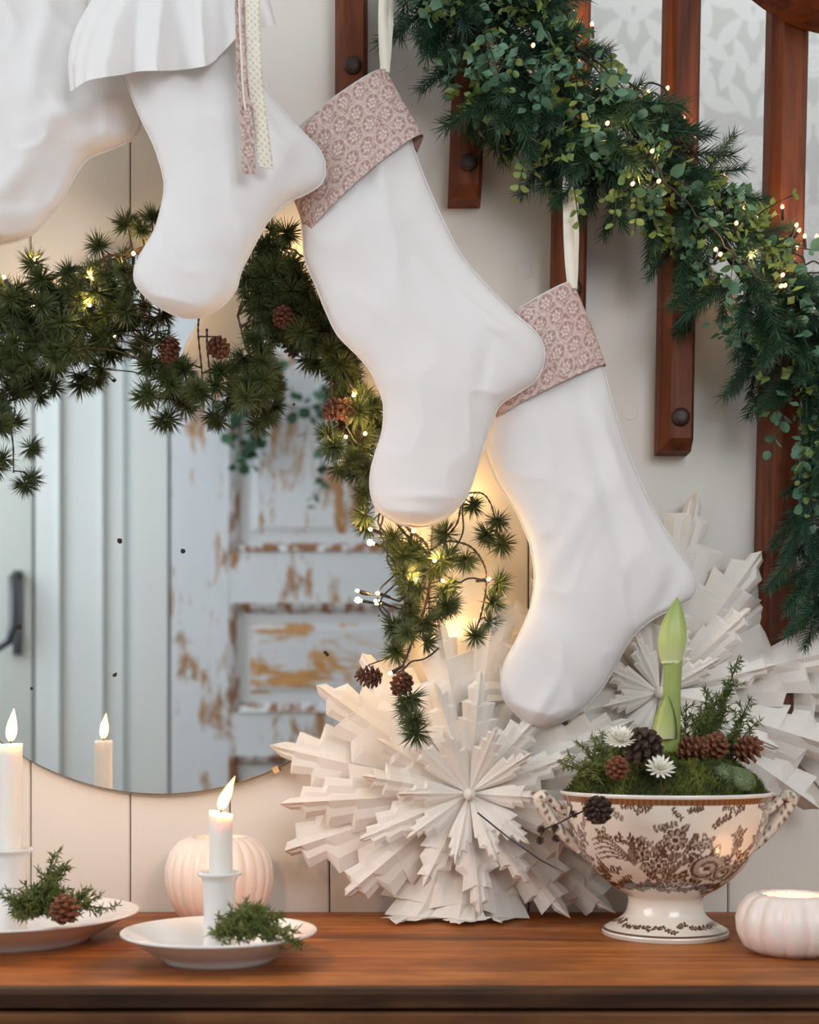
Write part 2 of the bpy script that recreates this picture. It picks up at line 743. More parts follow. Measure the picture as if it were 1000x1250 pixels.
stringer = MB().prism([(stx0, top_z(stx0, hi)), (stx1, max(top_z(stx1, hi), FLOOR + .01)), (stx1, top_z(stx1, lo)),
                       ((-.087), CEIL - .004), (stx0, CEIL - .004)] if top_z(stx0, lo) > CEIL else
                      [(stx0, top_z(stx0, hi)), (stx1, top_z(stx1, hi)), (stx1, top_z(stx1, lo)), (stx0, top_z(stx0, lo))], WALLY, WALLY + .035)
# recompute the corner where the top edge meets the ceiling
xcut = stx0
while top_z(xcut, lo) > CEIL - .004:
    xcut += .002
stringer = MB().prism([(stx0, min(top_z(stx0, hi), CEIL - .02)), (stx1, max(top_z(stx1, hi), FLOOR + .01)), (stx1, top_z(stx1, lo)),
                       (xcut, CEIL - .004), (stx0, CEIL - .004)], WALLY, WALLY + .035)
stringer = stringer.build('trim_1', M['stringer_paint'], kind='structure')
for (px, py) in ((487, 77), (769, 503), (875, 505), (640, 330)):
    p = P(px, py, WALLY)
    m = MB()
    rows = []
    for r, dy in ((.0098, 0.001), (.0098, -.0004), (.0088, -.0007)):
        rows.append([(p.x + r * math.cos(2 * PI * j / 24), WALLY + dy, p.z + r * math.sin(2 * PI * j / 24)) for j in range(24)])
    b = m.grid(rows, closed_u=True)
    m.f.append(tuple(b + 48 + j for j in range(24)))
    m.build('plug', M['stringer_paint'], stringer)

# stair treads and risers behind the stringer
stairs = thing('staircase', 'white painted stair treads rising behind the stringer board', 'staircase', (0, 0, 0))
stairs['kind'] = 'structure'
del stairs['category'], stairs['label']
rise, run = .19, .19 / SL
X = xf - .15
for i in range(14):
    xx = .93 - i * run
    z = top_z(xx, 120)
    if z > CEIL - .05 or z < FLOOR:
        continue
    MB().box(xx - run - .02, xx, WALLY + .042, 2.33, z - .03, z).build('tread', M['baluster_wood'], stairs)
    MB().box(xx - run - .005, xx - run + .012, WALLY + .042, 2.33, z + .001, z + rise - .031).build('riser', M['stringer_paint'], stairs)

# other room surfaces
YB = -.71
FL = MB().box(XL - .1, XR + .1, YB - .12, 2.45, FLOOR - .05, FLOOR).build('floor', M['floor_wood'], kind='structure')
cm = MB().box(XL - .1, XR + .1, YB - .12, 1.62, CEIL, CEIL + .05)
cm.box(XL - .1, .05, 1.62, 2.45, CEIL, CEIL + .05).box(1.45, XR + .1, 1.62, 2.45, CEIL, CEIL + .05).box(.05, 1.45, 2.25, 2.45, CEIL, CEIL + .05)  # gap over the stairs added to let the stairwell fill light through
cm.build('ceiling', M['ceiling_paint'], kind='structure')
MB().box(XL - .1, XR + .1, 2.35, 2.42, FLOOR, CEIL).build('wall_stair', M['leafy_wallpaper'], kind='structure')
MB().box(XR, XR + .1, YB, 2.35, FLOOR, CEIL).build('wall_right', M['room_paint'], kind='structure')


def wall_with_hole(name, axis, pos, th, a0, a1, h0, h1, z0, z1):
    """wall at x=pos (axis 'x') or y=pos, spanning a0..a1, hole h0..h1 x z0..z1"""
    m = MB()
    for (p, q, r, s_) in ((a0, h0, FLOOR, CEIL), (h1, a1, FLOOR, CEIL), (h0, h1, FLOOR, z0), (h0, h1, z1, CEIL)):
        if axis == 'x':
            m.box(min(pos, pos + th), max(pos, pos + th), p, q, r, s_)
        else:
            m.box(p, q, min(pos, pos + th), max(pos, pos + th), r, s_)
    return m.build(name, M['room_paint'], kind='structure')


wall_with_hole('wall_left', 'x', XL, -.1, YB - .1, 2.35, -.50, .80, .48, 1.72)
wall_with_hole('wall_front', 'y', YB, -.1, XL, XR, .35, 1.55, .68, 1.72)


def window(name, axis, pos, a0, a1, z0, z1):
    w = thing(name, kind='structure')

    def bar(nm, p, q, r, s_, d=.02):
        m = MB()
        if axis == 'x':
            m.box(pos - d, pos + d, p, q, r, s_)
        else:
            m.box(p, q, pos - d, pos + d, r, s_)
        m.build(nm, M['trim_paint'], w)
    bar('frame_side', a0, a0 + .04, z0, z1)
    bar('frame_side', a1 - .04, a1, z0, z1)
    bar('frame_rail', a0 + .04, a1 - .04, z0, z0 + .04)
    bar('frame_rail', a0 + .04, a1 - .04, z1 - .04, z1)
    mid = (a0 + a1) / 2
    bar('mullion', mid - .018, mid + .018, z0 + .04, z1 - .04, .018)
    return w


window('window_1', 'y', YB - .05, .35, 1.55, .68, 1.72)
window('window_2', 'x', XL - .05, -.50, .80, .48, 1.72)

# ---------------- old door across the room (seen in the mirror)
MS = (1.478 + 1.478 - YB) / FPX


def RX(px):
    return (px - 500) * MS


def RZ(py):
    return CAMZ + (HOR - py) * MS


door = thing('door_1', kind='structure')
D0 = YB + .012
DL, DR = RX(212), RX(596)
sl, sr = RX(282), RX(528)
DTOP = 1.52


def doorpart(nm, x0, x1, z0, z1, d0, d1, mat, par=door):
    m = MB().box(x0, x1, D0 + d0, D0 + d1, z0, z1)
    return m.build(nm, mat, par)


MW = M['worn_door_paint']
doorpart('stile', DL, sl, FLOOR + .01, DTOP, 0, .035, MW)
doorpart('stile', sr, DR, FLOOR + .01, DTOP, 0, .035, MW)
rails = [(FLOOR + .01, FLOOR + .2), (RZ(922), RZ(870)), (RZ(738), RZ(676)), (DTOP - .14, DTOP)]
for z0, z1 in rails:
    doorpart('rail', sl + .0005, sr - .0005, z0, z1, 0, .034, MW)
for z0, z1 in ((rails[0][1], rails[1][0]), (rails[1][1], rails[2][0]), (rails[2][1], rails[3][0])):
    pn = doorpart('panel', sl + .001, sr - .001, z0 + .001, z1 - .001, 0, .012, M['moulding_worn'])
    # raised field
    fx0, fx1, fz0, fz1 = sl + .058, sr - .058, z0 + .055, z1 - .055
    m = MB()
    v = [(fx0, D0 + .012, fz0), (fx1, D0 + .012, fz0), (fx1, D0 + .012, fz1), (fx0, D0 + .012, fz1)]
    g_ = .02
    v += [(fx0 + g_, D0 + .02, fz0 + g_), (fx1 - g_, D0 + .02, fz0 + g_), (fx1 - g_, D0 + .02, fz1 - g_), (fx0 + g_, D0 + .02, fz1 - g_)]
    m.add(v, [(0, 1, 5, 4), (1, 2, 6, 5), (2, 3, 7, 6), (3, 0, 4, 7), (4, 5, 6, 7)])
    m.build('raised_field', M['worn_panel_paint'] if z1 < rails[2][1] else MW, pn)
    # moulding frame
    mo = .028
    for (a, b, c_, d_) in ((sl, sl + mo, z0, z1), (sr - mo, sr, z0, z1), (sl + mo, sr - mo, z0, z0 + mo), (sl + mo, sr - mo, z1 - mo, z1)):
        m = MB()
        if (b - a) < (d_ - c_):
            flip = a > (sl + sr) / 2
            hi_, lo_ = (b, a) if flip else (a, b)
            m.add([(hi_, D0 + .012, c_), (hi_, D0 + .04, c_), ((hi_ + lo_) / 2, D0 + .034, c_), (lo_, D0 + .012, c_),
                   (hi_, D0 + .012, d_), (hi_, D0 + .04, d_), ((hi_ + lo_) / 2, D0 + .034, d_), (lo_, D0 + .012, d_)],
                  [(0, 1, 5, 4), (1, 2, 6, 5), (2, 3, 7, 6), (0, 3, 2, 1), (4, 5, 6, 7)])
        else:
            flip = c_ > (z0 + z1) / 2
            hi_, lo_ = (d_, c_) if flip else (c_, d_)
            m.add([(a, D0 + .012, hi_), (a, D0 + .04, hi_), (a, D0 + .034, (hi_ + lo_) / 2), (a, D0 + .012, lo_),
                   (b, D0 + .012, hi_), (b, D0 + .04, hi_), (b, D0 + .034, (hi_ + lo_) / 2), (b, D0 + .012, lo_)],
                  [(0, 1, 5, 4), (1, 2, 6, 5), (2, 3, 7, 6), (0, 3, 2, 1), (4, 5, 6, 7)])
        m.build('moulding', M['moulding_edge'], door)

# white casing beside it
cas = thing('trim_2', kind='structure')
for (a, b, d) in ((46, 74, .03), (74, 77, .042), (77, 125, .026), (125, 129, .036), (129, 152, .022), (152, 165, .006), (165, 208, .045)):
    MB().box(RX(a) + .0005, RX(b) - .0005, YB + .001, YB + d, FLOOR + .002, 1.62).build('casing_board', M['trim_paint'], cas)
# plain greyish door further along with an iron latch
d2 = thing('door_2', kind='structure')
MB().box(-1.83, RX(42), YB + .001, YB + .03, FLOOR + .01, 1.45).build('door_leaf', M['greygreen_paint'], d2)
hx = RX(25)
m = MB()
m.box(hx - .012, hx + .012, YB + .031, YB + .038, RZ(800), RZ(698))
h1 = m.build('latch_plate', M['iron'], d2)
m = MB()
m.tube([(hx, YB + .04, RZ(702)), (hx, YB + .075, RZ(708)), (hx + .004, YB + .08, RZ(740)), (hx + .004, YB + .08, RZ(765)), (hx - .012, YB + .075, RZ(785)), (hx - .05, YB + .07, RZ(796))], [.008, .012, .014, .014, .012, .008], 10)
m.build('latch_grip', M['iron'], d2, True)

# ---------------- balusters bolted to the stringer
BAL = [  # px centre at top y, bottom y, half width px, label
    (430, 140, 19.5, 430, 'brown wooden baluster ending behind the patterned cuff of the higher cuffed stocking'),
    (566, 255, 20, 575, 'short brown wooden baluster with two round plugs, hanging clear beside the higher cuffed stocking'),
    (690, 405, 20, 697, 'brown wooden baluster behind the ribbon loop of the lower cuffed stocking'),
    (818, 557, 20, 828, 'brown wooden baluster with two round plugs, its lower end between two white wall plugs'),
    (934, 985, 21, 956, 'brown wooden baluster running down behind the right paper star'),
]
for (cx, by, hw, tx, lab) in BAL:
    t_ = thing('baluster', lab, 'baluster', P(cx, by, WALLY - .001), 'stair balusters')
    Yb, Yf = WALLY - .0012, WALLY - .042
    s_ = WALLY / FPX
    w = hw * 1.47 / FPX
    z0 = P(0, by, WALLY).z
    z1 = CEIL - .012
    xb = P(cx, 0, WALLY).x
    lean = ((tx - cx) * s_) / (P(0, 0, WALLY).z - z0)

    def ring(z, cut=0.0):
        x = xb + lean * (z - z0)
        prof = [(-w, Yb), (-w, Yf + .014), (-w + .0105, Yf + cut), (w - .004, Yf + cut), (w, Yf + .005 + cut), (w, Yb)]
        return [(x + a, b, z) for a, b in prof]
    rows = [ring(z0, .012), ring(z0 + .012)] + [ring(z0 + .012 + (z1 - z0 - .012) * k / 6) for k in range(1, 7)]
    m = MB()
    b = m.grid(rows, closed_u=True)
    m.f.append(tuple(b + k for k in range(5, -1, -1)))
    e = b + 6 * (len(rows) - 1)
    m.f.append(tuple(e + k for k in range(6)))
    o = m.build('bar', M['baluster_wood'], t_)
    o.location = -t_.location
    for dz in (37, 146):
        z = z0 + dz * s_
        x = xb + lean * (z - z0) + .003
        m = MB()
        rows = []
        for r, d in ((.0105, .001), (.0105, -.002), (.0085, -.0048), (.005, -.006)):
            rows.append([(x + r * math.cos(2 * PI * j / 20), Yf + d, z + r * math.sin(2 * PI * j / 20)) for j in range(20)])
        b = m.grid(rows, closed_u=True)
        m.f.append(tuple(b + 60 + j for j in range(20)))
        o = m.build('bolt_plug', M['bolt_wood'], t_, True)
        o.location = -t_.location

# handrail easing down at the upper right
hr = [P(860, -130, 1.414), P(900, -75, 1.414), P(945, -32, 1.414), P(985, -8, 1.414), P(1030, 4, 1.414), P(1120, 10, 1.414)]
cc = catmull([tuple(p) for p in hr], 24)
m = MB()
rows = []
for i, p in enumerate(cc):
    tg = cc[min(i + 1, 23)] - cc[max(i - 1, 0)]
    tg = Vector(tg).normalized()
    nz = Vector((0, 1, 0)).cross(tg).normalized()
    if nz.z < 0:
        nz = -nz
    sec = [(-.03, -.02), (-.03, .01), (-.018, .026), (.018, .026), (.03, .01), (.03, -.02)]
    rows.append([Vector(p) + Vector((0, 1, 0)) * a + nz * b for a, b in sec])
b = m.grid(rows, closed_u=True)
m.f.append(tuple(b + k for k in range(6)))
m.f.append(tuple(b + 23 * 6 + k for k in range(6)))
m.build('handrail', M['baluster_wood'], None, False, 'brown wooden handrail curving out above the balusters', 'handrail')

# ---------------- table
tab = thing('wooden_table', 'old brown wooden sideboard table with worn dark front edge', 'table', (0, 1.25, FLOOR))
TX = .98


def tpart(nm, x0, x1, y0, y1, z0, z1, mat, bev=.002):
    me_o = MB().box(x0, x1, y0, y1, z0, z1).build(nm, mat, tab)
    me_o.location = -Vector(tab.location)
    bv = me_o.modifiers.new('bevel', 'BEVEL')
    bv.width = bev
    bv.segments = 2
    return me_o


tpart('top_board', -TX, TX, 1.0625, 1.2055, -.016, 0, M['table_wood'], .0015)
tpart('top_board', -TX, TX, 1.2065, 1.3485, -.016, 0, M['table_wood'], .0012)
tpart('top_board', -TX, TX, 1.3495, 1.489, -.016, -.0004, M['table_wood'], .0012)
# worn nosing strip along the front, with an uneven upper edge
m = MB()
rows = []
N_ = 240
for i in range(N_ + 1):
    x = -TX + 2 * TX * i / N_
    q = mnoise.noise(Vector((x * 9, 3.1, 0))) * .0022 + mnoise.noise(Vector((x * 40, 1.1, 0))) * .0010
    zz = -.0004
    rows.append([(x, 1.0620, zz), (x, 1.051 + q, zz - .0006), (x, 1.0455 + q, zz - .004), (x, 1.0455 + q * .6, -.0155), (x, 1.0515, -.0165), (x, 1.0620, -.0165)])
m.grid(rows, closed_u=True)
o = m.build('front_nosing', M['table_edge_wood'], tab)
o.location = -Vector(tab.location)
tpart('apron', -TX + .02, TX - .02, 1.0475, 1.075, -.16, -.0195, M['apron_wood'], .003)
tpart('apron', -TX + .02, TX - .02, 1.455, 1.48, -.16, -.017, M['table_edge_wood'], .003)
tpart('side_panel', -TX + .02, -TX + .045, 1.076, 1.454, -.16, -.017, M['table_edge_wood'], .002)
tpart('side_panel', TX - .045, TX - .02, 1.076, 1.454, -.16, -.017, M['table_edge_wood'], .002)
for sx_ in (-1, 1):
    for yy in (1.085, 1.445):
        xx = sx_ * (TX - .08)
        tpart('leg', xx - .03, xx + .03, yy - .008, yy + .008 + .02, FLOOR, -.017, M['table_edge_wood'], .003)

# ---------------- round mirror
mc = P(196, 638, 1.478)
R_ = 333 * 1.478 / FPX
mir = thing('round_mirror', 'large round frameless antique mirror with spotted silver hanging on plank wall', 'mirror', (mc.x, 1.4935, mc.z))
m = MB()
nn = 160
m.grid([[(R_ * r * math.cos(2 * PI * j / nn), -.0135 + d, R_ * r * math.sin(2 * PI * j / nn)) for j in range(nn)] for r, d in ((.05, 0), (.5, 0), (.9935, 0))], closed_u=True)
m.f.append(tuple(range(nn - 1, -1, -1)))
m.build('glass_disc', M['mirror_silver'], mir)
m = MB()
m.grid([[(R_ * r * math.cos(2 * PI * j / nn), d, R_ * r * math.sin(2 * PI * j / nn)) for j in range(nn)] for r, d in ((.9935, -.0136), (.9965, -.0132), (1.0, -.010), (1.0, -.0075), (.97, -.0075))], closed_u=True)
m.build('glass_edge', M['mirror_edge'], mir, True)
m = MB()
m.grid([[(R_ * r * math.cos(2 * PI * j / nn), d, R_ * r * math.sin(2 * PI * j / nn)) for j in range(nn)] for r, d in ((.98, -.0074), (.98, 0), (.02, 0))], closed_u=True)
m.build('backing_board', M['twig'], mir)
for (px, py) in ((374, 917), (334, 934)):
    p = P(px, py, 1.476)
    d = Vector((p.x - mc.x, 0, p.z - mc.z)).normalized()
    m = MB()
    for s0, s1, y0, y1 in ((.988, 1.012, -.0165, -.0142), (1.003, 1.012, -.0142, 0)):
        tn = Vector((-d.z, 0, d.x)) * .0035
        v = []
        for yy in (y0, y1):
            for sc, sg in ((s0, -1), (s1, -1), (s1, 1), (s0, 1)):
                q = d * R_ * sc + tn * sg
                v.append((q.x, yy, q.z))
        m.add(v, [(0, 1, 2, 3), (7, 6, 5, 4), (0, 4, 5, 1), (1, 5, 6, 2), (2, 6, 7, 3), (3, 7, 4, 0)])
    m.build('mirror_clip', M['mirror_edge'], mir)

# ================================================================== STOCKINGS


def smoothstep(a, b, x):
    t_ = np.clip((x - a) / (b - a), 0, 1)
    return t_ * t_ * (3 - 2 * t_)


def rose_print(u, v):
    """dusty pink cotton print of ringed rosettes; u, v in metres -> rgb (linear)"""
    base = np.array(lin(170, 134, 128))
    light = np.array(lin(220, 202, 196))
    P0 = .0215
    m = np.zeros_like(u)
    row = np.floor(v / (P0 * .866))
    for dr in (-1, 0, 1):
        rr = row + dr
        cy = (rr + .5) * P0 * .866
        offx = np.where(np.mod(rr, 2) < .5, 0.0, P0 / 2)
        cxn = np.round((u - offx) / P0)
        for dc in (-1, 0, 1):
            cx = (cxn + dc) * P0 + offx
            dx, dy = u - cx, v - cy
            h = np.mod(np.sin((cxn + dc) * 12.9 + rr * 78.2) * 437.5, 1.0) * 6.28
            r = np.hypot(dx, dy)
            a = np.arctan2(dy, dx) + h
            ring = np.exp(-((r - .0102) / .0008) ** 2) * (np.cos(a) > -.8)
            ring2 = np.exp(-((r - .0084 - .0006 * np.cos(a)) / .00055) ** 2) * (np.cos(a + 2) > -.45)
            bl_ = np.zeros_like(u)
            for q in range(6):
                qa = q * 1.0472
                bx, by = .0040 * np.cos(qa - h), .0040 * np.sin(qa - h)
                bl_ = np.maximum(bl_, smoothstep(.0021, .0014, np.hypot(dx - bx, dy - by)))
            bl_ = np.maximum(bl_, smoothstep(.0017, .0010, r))
            lv = smoothstep(.35, .75, np.cos(7 * a)) * np.exp(-((r - .0068) / .0009) ** 2) * .8
            gap = smoothstep(.0114, .0120, r) * smoothstep(.0135, .0124, r) * (np.cos(6 * a) > .3)
            m = np.maximum(m, np.maximum.reduce([ring * .9, ring2 * .8, bl_ * .95, lv, gap * .8]))
    m = np.clip(m, 0, 1)[..., None]
    return base * (1 - m) + light * m


def rows_interp(rows, n):
    return catmull(rows, n)


def lens_mesh(rows_px, Y, T, nrow, ncol, seed, wrinkle=.0035, tilt=None, power=.5, close_end=True, folds=()):
    """closed flat tube between a left and a right edge given in pixels at depth Y; T half thickness (m)"""
    R = rows_interp(rows_px, nrow)
    allrows = []
    s = Y / FPX
    for i, (lx, ly, rx, ry) in enumerate(R):
        tt = i / (nrow - 1)
        L = P(lx, ly, Y)
        Rr = P(rx, ry, Y)
        wdt = (Rr - L).length
        th = min(T, .30 * wdt)
        yc = 0.0 if tilt is None else tilt(tt)
        row = []
        for side in (0, 1):
            for j in range(ncol):
                u = -1 + 2 * j / ncol
                if side:
                    u = -u
                p = L.lerp(Rr, (u + 1) / 2)
                h = (max(0.0, 1 - u * u)) ** power * th
                if side == 0:
                    q = Vector((p.x * 9, p.z * 9, seed))
                    rg_ = 1 - abs(mnoise.noise(Vector((p.x * 15 + p.z * 9, p.z * 13 - p.x * 4, seed + 9)))) * 2.2
                    wv = mnoise.noise(q) * 1.0 + mnoise.noise(q * 2.3) * .55 + max(0, rg_) ** 3 * .55 + mnoise.noise(Vector((p.x * 34 + p.z * 20, p.z * 10 - p.x * 6, seed + 4))) * .35
                    amp = wrinkle * min(1.0, (1 - u * u) * 3.0)
                    h += wv * amp
                    for (fx, fy, an, ln, wd, am) in folds:
                        fp = P(fx, fy, Y)
                        ca, sa_ = math.cos(math.radians(an)), math.sin(math.radians(an))
                        dx, dz = p.x - fp.x, p.z - fp.z
                        al = dx * ca + dz * sa_
                        ac = -dx * sa_ + dz * ca
                        h += am * math.exp(-(al / ln) ** 2 - (ac / wd) ** 2) * min(1.0, (1 - u * u) * 3.0)
                    row.append(p + Vector((0, -h + yc, 0)))
                else:
                    row.append(p + Vector((0, h * .7 + yc, 0)))
        allrows.append(row)
    m = MB()
    b = m.grid(allrows, closed_u=True)
    C = 2 * ncol
    if close_end:
        e = b + (nrow - 1) * C
        m.f.append(tuple(e + k for k in range(C - 1, -1, -1)))
    return m, allrows


def local(o, parent):
    o.location = -Vector(parent.location)
    return o


def seam_tube(rows_px, Y, nrow, side, rad=.0011):
    R = rows_interp(rows_px, nrow)
    pts = [P(r[0], r[1], Y) if side == 'L' else P(r[2], r[3], Y) for r in R]
    return pts


def stocking(label, rows, Y, T, seed, folds=(), wrinkle=.0035):
    top = P((rows[0][0] + rows[0][2]) / 2, (rows[0][1] + rows[0][3]) / 2, Y)
    th = thing('christmas_stocking', label, 'stocking', top, 'white cotton stockings hanging from the stairs')
    m, _ = lens_mesh(rows, Y, T, 130, 44, seed, wrinkle, folds=folds)
    local(m.build('sock_body', M['white_cotton'], th, True), th)
    # stitched edge seam round the outline
    L = seam_tube(rows, Y, 120, 'L')
    Rr = seam_tube(rows, Y, 120, 'R')
    mm = MB()
    mm.tube(L + Rr[::-1], .0012, 6)
    local(mm.build('edge_seam', M['white_cotton'], th, True), th)
    return th


def cuff(th, rows, Y, T, name='cuff', ncol=120, nrow=84, lining=True):
    R = rows_interp(rows, nrow)
    m = MB()
    allr = []
    U = []
    V = []
    acc = 0
    prev = None
    for i, (lx, ly, rx, ry) in enumerate(R):
        L, Q = P(lx, ly, Y), P(rx, ry, Y)
        mid = (L + Q) / 2
        if prev is not None:
            acc += (mid - prev).length
        prev = mid
        row = []
        w = (Q - L).length
        for side in (0, 1):
            for j in range(ncol):
                u = -1 + 2 * j / ncol
                if side:
                    u = -u
                p = L.lerp(Q, (u + 1) / 2)
                h = max(0, 1 - u * u) ** .5 * T
                h *= (.90 + .10 * i / nrow)
                if not side:
                    h += mnoise.noise(Vector((p.x * 22, p.z * 22, 3))) * .0016 * (1 - u * u)
                row.append(p + Vector((0, -h if not side else h * .75, 0)))
                U.append((u + 1) / 2 * w + (.5 if side else 0))
                V.append(acc)
        allr.append(row)
    b = m.grid(allr, closed_u=True)
    o = m.build(name, M['printed_cotton'], th, True, label='dusty pink cotton cuff printed with white rosettes')
    local(o, th)
    set_col(o, rose_print(np.array(U), np.array(V)))
    if lining:   # turned-in white lining along the open top
        m = MB()
        C = 2 * ncol
        r0 = [Vector(p) for p in allr[0]]
        cen = sum(r0, Vector((0, 0, 0))) / C
        dn = (Vector(allr[6][0]) - Vector(allr[0][0])).normalized()
        rows2 = [[p + Vector((0, 0, .0004)) for p in r0], [p.lerp(cen, .04) - dn * .0022 for p in r0], [p.lerp(cen, .10) + dn * .02 for p in r0]]
        m.grid(rows2, closed_u=True)
        local(m.build('cuff_lining', M['white_cotton'], th, True), th)
    return allr


def ribbon_strip(pts, w, thick=.0008, wob=0.0, seed=0):
    """flat strip facing the camera: pts list of (Vector), width w"""
    m = MB()
    rows = []
    for i, p in enumerate(pts):
        t_ = (pts[min(i + 1, len(pts) - 1)] - pts[max(0, i - 1)]).normalized()
        a = Vector((0, 1, 0)).cross(t_).normalized()
        tw = mnoise.noise(Vector((i * .13, seed, 0))) * .5
        a = (a + Vector((0, tw, 0))).normalized()
        ww = w * (1 + .12 * mnoise.noise(Vector((i * .2, seed + 3, 0))))
        o_ = Vector((0, wob * mnoise.noise(Vector((i * .11, seed + 7, 0))), 0))
        rows.append([p + o_ - a * ww / 2, p + o_ + a * ww / 2, p + o_ + a * ww / 2 + Vector((0, thick, 0)), p + o_ - a * ww / 2 + Vector((0, thick, 0))])
    m.grid(rows, closed_u=True)
    return m


def hang_loop(th, p0, p1, Y, w=.0105):
    a = P(*p0, Y)
    b = P(*p1, Y)
    for k, dx in ((0, -.0022), (1, .0022)):
        pts = [a.lerp(b, i / 24) + Vector((dx * (1 - i / 24) + math.sin(i / 24 * PI) * dx * .8, .002 * k, 0)) for i in range(25)]
        local(ribbon_strip(pts, w, seed=k * 5 + 1).build('hanging_loop', M['cream_cotton'], th, True), th)


S1 = [(-125, -70, 92, -90), (-115, -20, 104, -10), (-102, 30, 125, 50), (-94, 70, 150, 95), (-86, 100, 169, 125), (-80, 122, 173, 147), (-75, 140, 164, 168),
      (-72, 158, 139, 181), (-72, 176, 109, 193), (-78, 198, 92, 214), (-90, 222, 76, 244), (-98, 246, 59, 265), (-98, 265, 42, 284), (-86, 283, 17, 295), (-62, 295, -12, 299), (-42, 299, -30, 300)]
S2 = [(138, -20, 296, -30), (143, 40, 302, 40), (152, 90, 319, 97), (163, 122, 349, 139), (174, 148, 374, 166), (183, 166, 391, 185), (190, 182, 397, 206), (195, 197, 392, 224), (199, 212, 375, 236), (201, 228, 350, 248),
      (198, 250, 328, 269), (189, 281, 311, 298), (172, 311, 294, 332), (164, 333, 288, 353), (168, 350, 273, 372), (185, 368, 252, 384), (206, 381, 238, 388), (218, 386, 226, 388)]
S3 = [(368, 262, 495, 150), (370, 290, 508, 190), (373, 318, 526, 236), (385, 347, 558, 303), (398, 380, 590, 344), (412, 408, 625, 380), (428, 425, 655, 407), (440, 437, 665, 432), (452, 452, 656, 462), (461, 471, 632, 480),
      (467, 487, 612, 493), (469, 503, 602, 510), (467, 527, 594, 532), (460, 550, 587, 554), (454, 571, 580, 577), (452, 592, 574, 596), (455, 610, 564, 614), (463, 624, 546, 631), (482, 637, 524, 641), (494, 641, 508, 643)]
S4 = [(612, 470, 728, 420), (600, 510, 738, 455), (592, 545, 753, 510), (600, 572, 770, 560), (609, 591, 793, 613), (620, 608, 813, 648), (632, 627, 835, 682), (640, 645, 851, 710), (646, 660, 845, 730), (650, 678, 824, 742),
      (653, 700, 800, 754), (652, 720, 781, 768), (648, 742, 766, 786), (640, 762, 754, 808), (629, 785, 741, 831), (617, 808, 728, 849), (612, 835, 711, 866), (618, 857, 690, 879), (634, 875, 668, 886), (646, 884, 656, 887)]
Y1, Y2, Y3, Y4 = 1.385, 1.335, 1.372, 1.40
st1 = stocking('plain white cotton stocking with a puffed crumpled foot, toe above the larch garland', S1, Y1, .024, 11.3, folds=((100, 150, 20, .05, .012, .007), (60, 60, 80, .09, .012, .006), (20, 235, 50, .05, .012, .006), (20, 270, 10, .03, .01, .004)), wrinkle=.006)
st2 = stocking('white cotton stocking with a wide gathered ruffle at its top', S2, Y2, .020, 21.7, folds=((360, 185, 60, .04, .008, .004), (230, 200, 95, .05, .02, .003), (330, 160, -55, .05, .006, .003)))
st3 = stocking('white cotton stocking with pink printed cuff, higher one, overlapping the other cuff with its heel', S3, Y3, .021, 31.1, folds=((470, 250, 100, .07, .010, .004), (540, 330, -50, .05, .010, -.004), (600, 400, -42, .04, .006, .004), (590, 455, 80, .03, .008, -.003), (520, 610, 0, .03, .005, .003)))
st4 = stocking('white cotton stocking with pink printed cuff, lower one, toe beside the white paper stars', S4, Y4, .020, 41.9, folds=((760, 600, -68, .09, .010, .005), (735, 600, -75, .09, .008, -.004), (700, 650, 60, .06, .012, .004), (810, 730, 70, .03, .009, -.004), (660, 860, 60, .03, .008, .003), (700, 860, 110, .02, .005, .003)))
cuff(st3, [(341, 188, 472, 87), (352, 228, 490, 120), (364, 258, 503, 142), (374, 291, 517, 166)], Y3, .0295)
# the turned-back tip of the cuff
m = MB()
pts = [P(505, 176, Y3), P(517, 165, Y3), P(509, 184, Y3)]
m.add([tuple(p) for p in pts] + [tuple(p + Vector((0, .006, 0))) for p in pts], [(0, 1, 2), (5, 4, 3), (0, 3, 4, 1), (1, 4, 5, 2), (2, 5, 3, 0)])
o = local(m.build('cuff_tip', M['printed_cotton'], st3), st3)
set_col(o, np.array([lin(140, 104, 98)] * 6))
cuff(st4, [(600, 405, 700, 346), (604, 440, 714, 378), (603, 478, 728, 412), (602, 514, 740, 446)], Y4, .0280)
hang_loop(st3, (472, -40), (470, 88), Y3 - .002)
hang_loop(st4, (696, 215), (699, 352), Y4 - .012, .0115)
hang_loop(st1, (0, -120), (0, -75), Y1)
hang_loop(st2, (225, -70), (225, -25), Y2)

